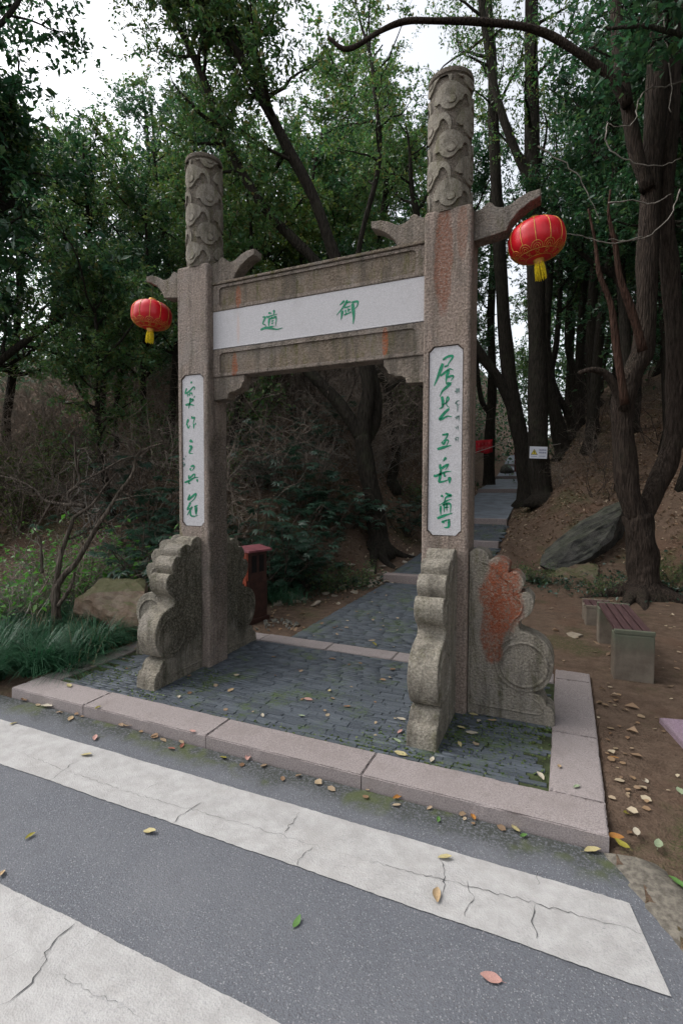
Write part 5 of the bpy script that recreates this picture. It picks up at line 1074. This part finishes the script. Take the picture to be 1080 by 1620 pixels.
for row_ in range(2):
    for i in range(4):
        t = .16+i*.2; q_ = A[0]+(A[1]-A[0])*t; e = (A[1]-A[0])/np.linalg.norm(A[1]-A[0]); z_ = q_[2]-.12-row_*.14; tb = Tubes()
        for a_, b_ in (((0, 0), (.07, 0)), ((.01, .04), (.01, -.05)), ((.06, .04), (.05, -.05))): tb.add([(q_[0]+e[0]*a_[0], q_[1]-.05, z_+a_[1]), (q_[0]+e[0]*b_[0], q_[1]-.05, z_+b_[1])], .006, 4)
        o = tb.build('lettering', M['banner_print'], bnr); tag(o, kind='stuff')
tb = Tubes()
tb.add(crom([atD(745, 718, 15.6), atD(775, 708, 16), atD(800, 700, 16.5), atD(826, 699, 14.4)], 6), .012, 5); tb.add(crom([atD(872, 704, 13), atD(885, 702, 15.2), atD(915, 693, 17.5), atD(960, 665, 19)], 6), .012, 5)
o = tb.build('rope', M['rope']); tag(o, 'pale rope strung between trunks past the sign tree', 'rope', kind='stuff')
# ---- brown post and stump at the top of the path
M['post'] = plain('brown_post_paint', (.12, .035, .03), .7, 10, .3)
p = atD(820, 735, 25.5); WORLD = False
ps = tag(empty('notice_post', (p[0], p[1], float(H(p[0], p[1])))), 'squat reddish brown post box standing at the top of the path', 'post'); box('body', -.2, .2, -.18, .18, -.2, 1.0, M['post'], ps, .01); box('cap', -.24, .24, -.22, .22, 1.001, 1.07, M['post'], ps, .01)
WORLD = True
p = atD(802, 738, 25.); rock('boulder', 'dark squat stone beside the post at the top of the path', (p[0], p[1], float(H(p[0], p[1]))+.25), (.35, .3, .45), (0, 0, 0), M['rock_grey'], 91, 2)

# ---- fallen leaves one can pick out, each a thing of its own
LC = {'pale yellow': (.42, .36, .18), 'tan': (.42, .30, .17), 'orange': (.36, .16, .035), 'green': (.09, .19, .045), 'red-brown': (.24, .085, .055), 'brown': (.17, .10, .05), 'pink-brown': (.46, .26, .22), 'cream': (.45, .40, .31), 'pale green': (.28, .34, .21), 'olive': (.25, .22, .03)}
for k_, c_ in LC.items():
    t = NT('fallen_leaf_'+k_.replace(' ', '_').replace('-', '_')); M[k_] = t.done(t.mix(t.rng(t.noise(30, 4), .35, .65), tuple(v*.7 for v in c_), c_), .6, t.bump(t.noise(60, 3), .3, .004), .3)
def leaf_mesh(seed, m):
    r = random.Random(seed); V = []; F = []; n = 8; cu = r.uniform(.05, .4); cv = r.uniform(.1, .5); bend = r.uniform(-.25, .25)
    for i in range(n+1):
        t = i/n; w_ = .24*math.sin(math.pi*min(1, t*.94+.03))**.8*(1.12-.3*t); x = t-.5; y = bend*(t-.5)**2; z = cu*(t-.5)**2*.8
        for s_ in (-1, -.5, 0, .5, 1): V.append((x, y+w_*s_, z+cv*w_*s_*s_+.015*math.sin(t*14+s_*3)))
    for i in range(n):
        for j in range(4): F.append((i*5+j, (i+1)*5+j, (i+1)*5+j+1, i*5+j+1))
    V += [(-.5, -.008, .0), (-.5, .008, 0), (-.72, .02, .01), (-.72, .008, .01)]; b = len(V)-4; F.append((b, b+1, b+2, b+3))
    me = bpy.data.meshes.new('fallen_leaf'); me.from_pydata(V, [], F); me.update(); me.materials.append(m); me.polygons.foreach_set('use_smooth', [True]*len(F)); return me
ROADL = RZ+.006; FALL = [  # px, py, height, colour, length, label
 (38, 1108, ROADL, 'brown', .10, 'brown fallen leaf by the grass at the left road edge'), (62, 1106, ROADL, 'red-brown', .11, 'red-brown fallen leaf below the left kerb end'), (75, 1118, ROADL, 'cream', .12, 'cream fallen leaf below the left kerb end'), (22, 1145, ROADL, 'pale yellow', .07, 'pale yellow fallen leaf beside the far stripe at the left edge'), (112, 1137, ROADL, 'tan', .09, 'tan fallen leaf below the first kerb joint'),
 (203, 1148, ROADL, 'tan', .11, 'tan fallen leaf on asphalt against the kerb, left half'), (151, 1168, ROADL, 'pink-brown', .08, 'pinkish fallen leaf midway between far stripe and kerb'), (137, 1194, ROADL+.005, 'pale yellow', .085, 'pale yellow fallen leaf lying on the far stripe, left half'), (271, 1185, ROADL, 'red-brown', .06, 'small red-brown fallen leaf, left of a pair near the kerb'), (288, 1180, ROADL, 'red-brown', .06, 'small red-brown fallen leaf, right of a pair near the kerb'), (353, 1199, ROADL, 'olive', .07, 'olive fallen leaf on asphalt below the second kerb joint'), (392, 1199, ROADL, 'pink-brown', .09, 'reddish pink fallen leaf against the kerb foot'),
 (237, 1316, ROADL, 'pale yellow', .085, 'pale yellow fallen leaf at the near edge of the far stripe'), (48, 1323, ROADL, 'olive', .06, 'dull olive sliver of leaf on open asphalt at left'), (4, 1382, ROADL, 'tan', .06, 'tan fallen leaf at the left edge above the near stripe'), (470, 1459, ROADL, 'green', .062, 'green fallen leaf alone on open asphalt'), (776, 1548, ROADL, 'pink-brown', .085, 'pinkish brown fallen leaf alone on asphalt at lower right'), (690, 1417, ROADL+.005, 'tan', .085, 'tan fallen leaf on the far stripe beside a crack'), (703, 1357, ROADL+.005, 'pale yellow', .075, 'pale yellow fallen leaf on the upper edge of the far stripe'),
 (628, 1262, ROADL, 'orange', .07, 'orange fallen leaf under the kerb, centre'), (748, 1293, ROADL, 'orange', .06, 'small orange fallen leaf under the right half of the kerb'), (693, 1297, ROADL, 'green', .05, 'small green fallen leaf under the right half of the kerb'), (814, 1311, ROADL, 'pale yellow', .08, 'pale yellow fallen leaf under the kerb near its right corner'), (827, 1323, ROADL, 'green', .05, 'small green fallen leaf beside the pale leaf near the kerb corner'), (936, 1346, ROADL, 'pale yellow', .09, 'curled yellow fallen leaf at the kerb corner'),
 (973, 1325, -.03, 'orange', .085, 'orange fallen leaf leaning against the kerb corner'), (983, 1336, -.03, 'olive', .08, 'olive brown fallen leaf beside the orange one at the kerb corner'), (993, 1288, -.03, 'olive', .08, 'yellow green fallen leaf on the earth above the kerb corner'), (1006, 1316, -.03, 'cream', .08, 'cream fallen leaf on the earth right of the kerb corner'), (1041, 1336, -.03, 'pale green', .09, 'pale greenish fallen leaf on the earth at right'), (1020, 1236, -.03, 'cream', .08, 'cream fallen leaf on bare earth, halfway down the right side'), (968, 1200, -.03, 'orange', .08, 'orange brown fallen leaf beside the right kerb'), (1075, 1252, -.03, 'pale green', .085, 'pale green fallen leaf at the right edge'), (1072, 1398, -.05, 'green', .09, 'green fallen leaf at the right edge near the shoulder'),
 (911, 1245, .008, 'pale green', .055, 'pale green fallen leaf lying on the right kerb'), (884, 1213, .008, 'tan', .055, 'tan fallen leaf lying on the right kerb'), (155, 1120, .008, 'olive', .06, 'olive fallen leaf standing on the left kerb slab'), (305, 1157, .008, 'pink-brown', .06, 'pink fallen leaf on the second kerb slab'), (110, 1085, .008, 'pale yellow', .09, 'pale yellow fallen leaf on the left end of the kerb'),
 (365, 1092, .004, 'tan', .08, 'tan fallen leaf on the paving near the left drum stone'), (283, 1103, .004, 'cream', .075, 'cream fallen leaf on the paving beside the left drum stone'), (549, 1118, .004, 'orange', .06, 'ochre fallen leaf in mid paving'), (521, 1093, .004, 'pale yellow', .07, 'pale yellow fallen leaf in mid paving'), (487, 1107, .004, 'pink-brown', .08, 'pink fallen leaf in mid paving'), (477, 1133, .004, 'pale green', .06, 'pale green fallen leaf on the paving near the kerb'), (415, 1132, .004, 'cream', .06, 'cream fallen leaf on the paving near the kerb'), (634, 1138, .004, 'cream', .075, 'cream fallen leaf left of the right drum stone'), (632, 1158, .004, 'pink-brown', .06, 'peach fallen leaf left of the right drum stone'), (628, 1172, .004, 'pale green', .07, 'pale green fallen leaf left of the right drum stone'), (633, 1193, .004, 'pale yellow', .10, 'forked pale yellow fallen leaf at the foot of the right drum stone'),
 (749, 1131, .004, 'pale yellow', .075, 'yellow fallen leaf at the right pillar base, leftmost of the cluster'), (757, 1141, .004, 'cream', .07, 'cream fallen leaf at the right pillar base, middle of the cluster'), (778, 1140, .004, 'tan', .075, 'tan fallen leaf at the right pillar base, rightmost of the cluster'), (729, 1152, .004, 'pale yellow', .07, 'yellow fallen leaf behind the right drum stone'), (746, 1160, .004, 'cream', .09, 'broad cream fallen leaf beside the right drum stone'), (727, 1178, .004, 'pale yellow', .06, 'small yellow fallen leaf in the moss by the drum stone'), (683, 1203, .004, 'cream', .07, 'cream fallen leaf in front of the right drum stone'), (855, 1228, .004, 'cream', .075, 'cream fallen leaf in the right corner of the paving'), (847, 1142, .004, 'tan', .075, 'tan fallen leaf at the foot of the orange drum stone'),
 (525, 1043, .006, 'brown', .075, 'brown fallen leaf on the pink strip across the paving'), (588, 1014, .03, 'tan', .085, 'tan fallen leaf on the path, left of a close pair'), (592, 1019, .03, 'olive', .085, 'olive fallen leaf on the path, right of a close pair'), (533, 1004, .03, 'tan', .08, 'tan fallen leaf on the path just beyond the pink strip')]
rl = random.Random(17)
for i, (px, py, hh, col, L, lab) in enumerate(FALL):
    p = gnd(px, py, hh); o = bpy.data.objects.new('fallen_leaf', leaf_mesh(i, M[col])); link(o); o.location = (p[0], p[1], p[2]+.003); o.scale = (L*.85,)*3; o.rotation_euler = (rl.gauss(0, .12), rl.gauss(0, .12), rl.uniform(0, 6.28)); tag(o, lab, 'leaf', 'fallen leaves one by one')
# the rest of the fallen leaves: small, uncounted
rg = np.random.default_rng(91); x = rg.uniform(.6, 1.9, 90); y = rg.uniform(1.1, 8.8, 90); z = landz(y)+.008; k_ = rg.uniform(-.6, 3.1, 40); C = np.vstack([np.stack([x, y, z], 1), np.stack([k_, rg.uniform(-.65, .8, 40), plane(k_, 0)+.006+0*k_], 1), np.stack([rg.uniform(-.95, -.6, 40), rg.uniform(-.6, .9, 40), np.full(40, .014)], 1)])
C[90:130, 2] = plane(C[90:130, 0], C[90:130, 1])+.005
x = rg.uniform(3.45, 6.5, 230); y = rg.uniform(-.8, 5.5, 230); C = np.vstack([C, np.stack([x, y, H(x, y)+.008], 1)]); x = rg.uniform(-.95, 3.35, 26); y = -1.0-np.abs(rg.normal(size=26))*.05; C = np.vstack([C, np.stack([x, y, plane(x, y)+RZ+.008], 1)]); x = rg.uniform(3.42, 3.6, 30); y = rg.uniform(-.9, 1.1, 30); C = np.vstack([C, np.stack([x, y, H(x, y)+.008], 1)]); x = rg.uniform(-.9, .5, 130); y = rg.uniform(1.2, 4.6, 130); C = np.vstack([C, np.stack([x, y, H(x, y)+.008], 1)])
def curl_leaves(C, L, W):
    n = len(C); a = rg.uniform(0, 6.28, n); d = np.stack([np.cos(a), np.sin(a), rg.normal(size=n)*.12], 1); s = np.stack([-np.sin(a), np.cos(a), rg.normal(size=n)*.15], 1); l = (L*rg.uniform(.5, 1.25, n))[:, None]; u = np.array([0, 0, 1.]); cu = rg.uniform(0, .22, n)[:, None]*l; w_ = l*W*rg.uniform(.35, .6, n)[:, None]
    V = np.stack([C-d*l*.5+u*cu*.6, C-d*l*.22+s*w_+u*cu, C+d*l*.18+s*w_*.9+u*cu*1.2, C+d*l*.5+u*cu*.3, C+d*l*.18-s*w_*.9+u*cu, C-d*l*.22-s*w_+u*cu*.7, C-d*l*.02], 1).reshape(-1, 3); o_ = np.arange(n)[:, None]*7
    return V, np.stack([o_+[[6, k, (k+1) % 6]] for k in range(6)], 1).reshape(-1, 3)
V, T = curl_leaves(C, .046, .75); M['leaf_pale'] = m_leaf('pale_dry_leaf', [(.36, .28, .18), (.14, .08, .045), (.44, .37, .26), (.20, .12, .07), (.28, .19, .11)], .7, .1, .2); tag(tris('scattered_leaves', V, T, M['leaf_pale']), 'pale dead leaves scattered over the path and bare earth', 'leaves', kind='stuff')
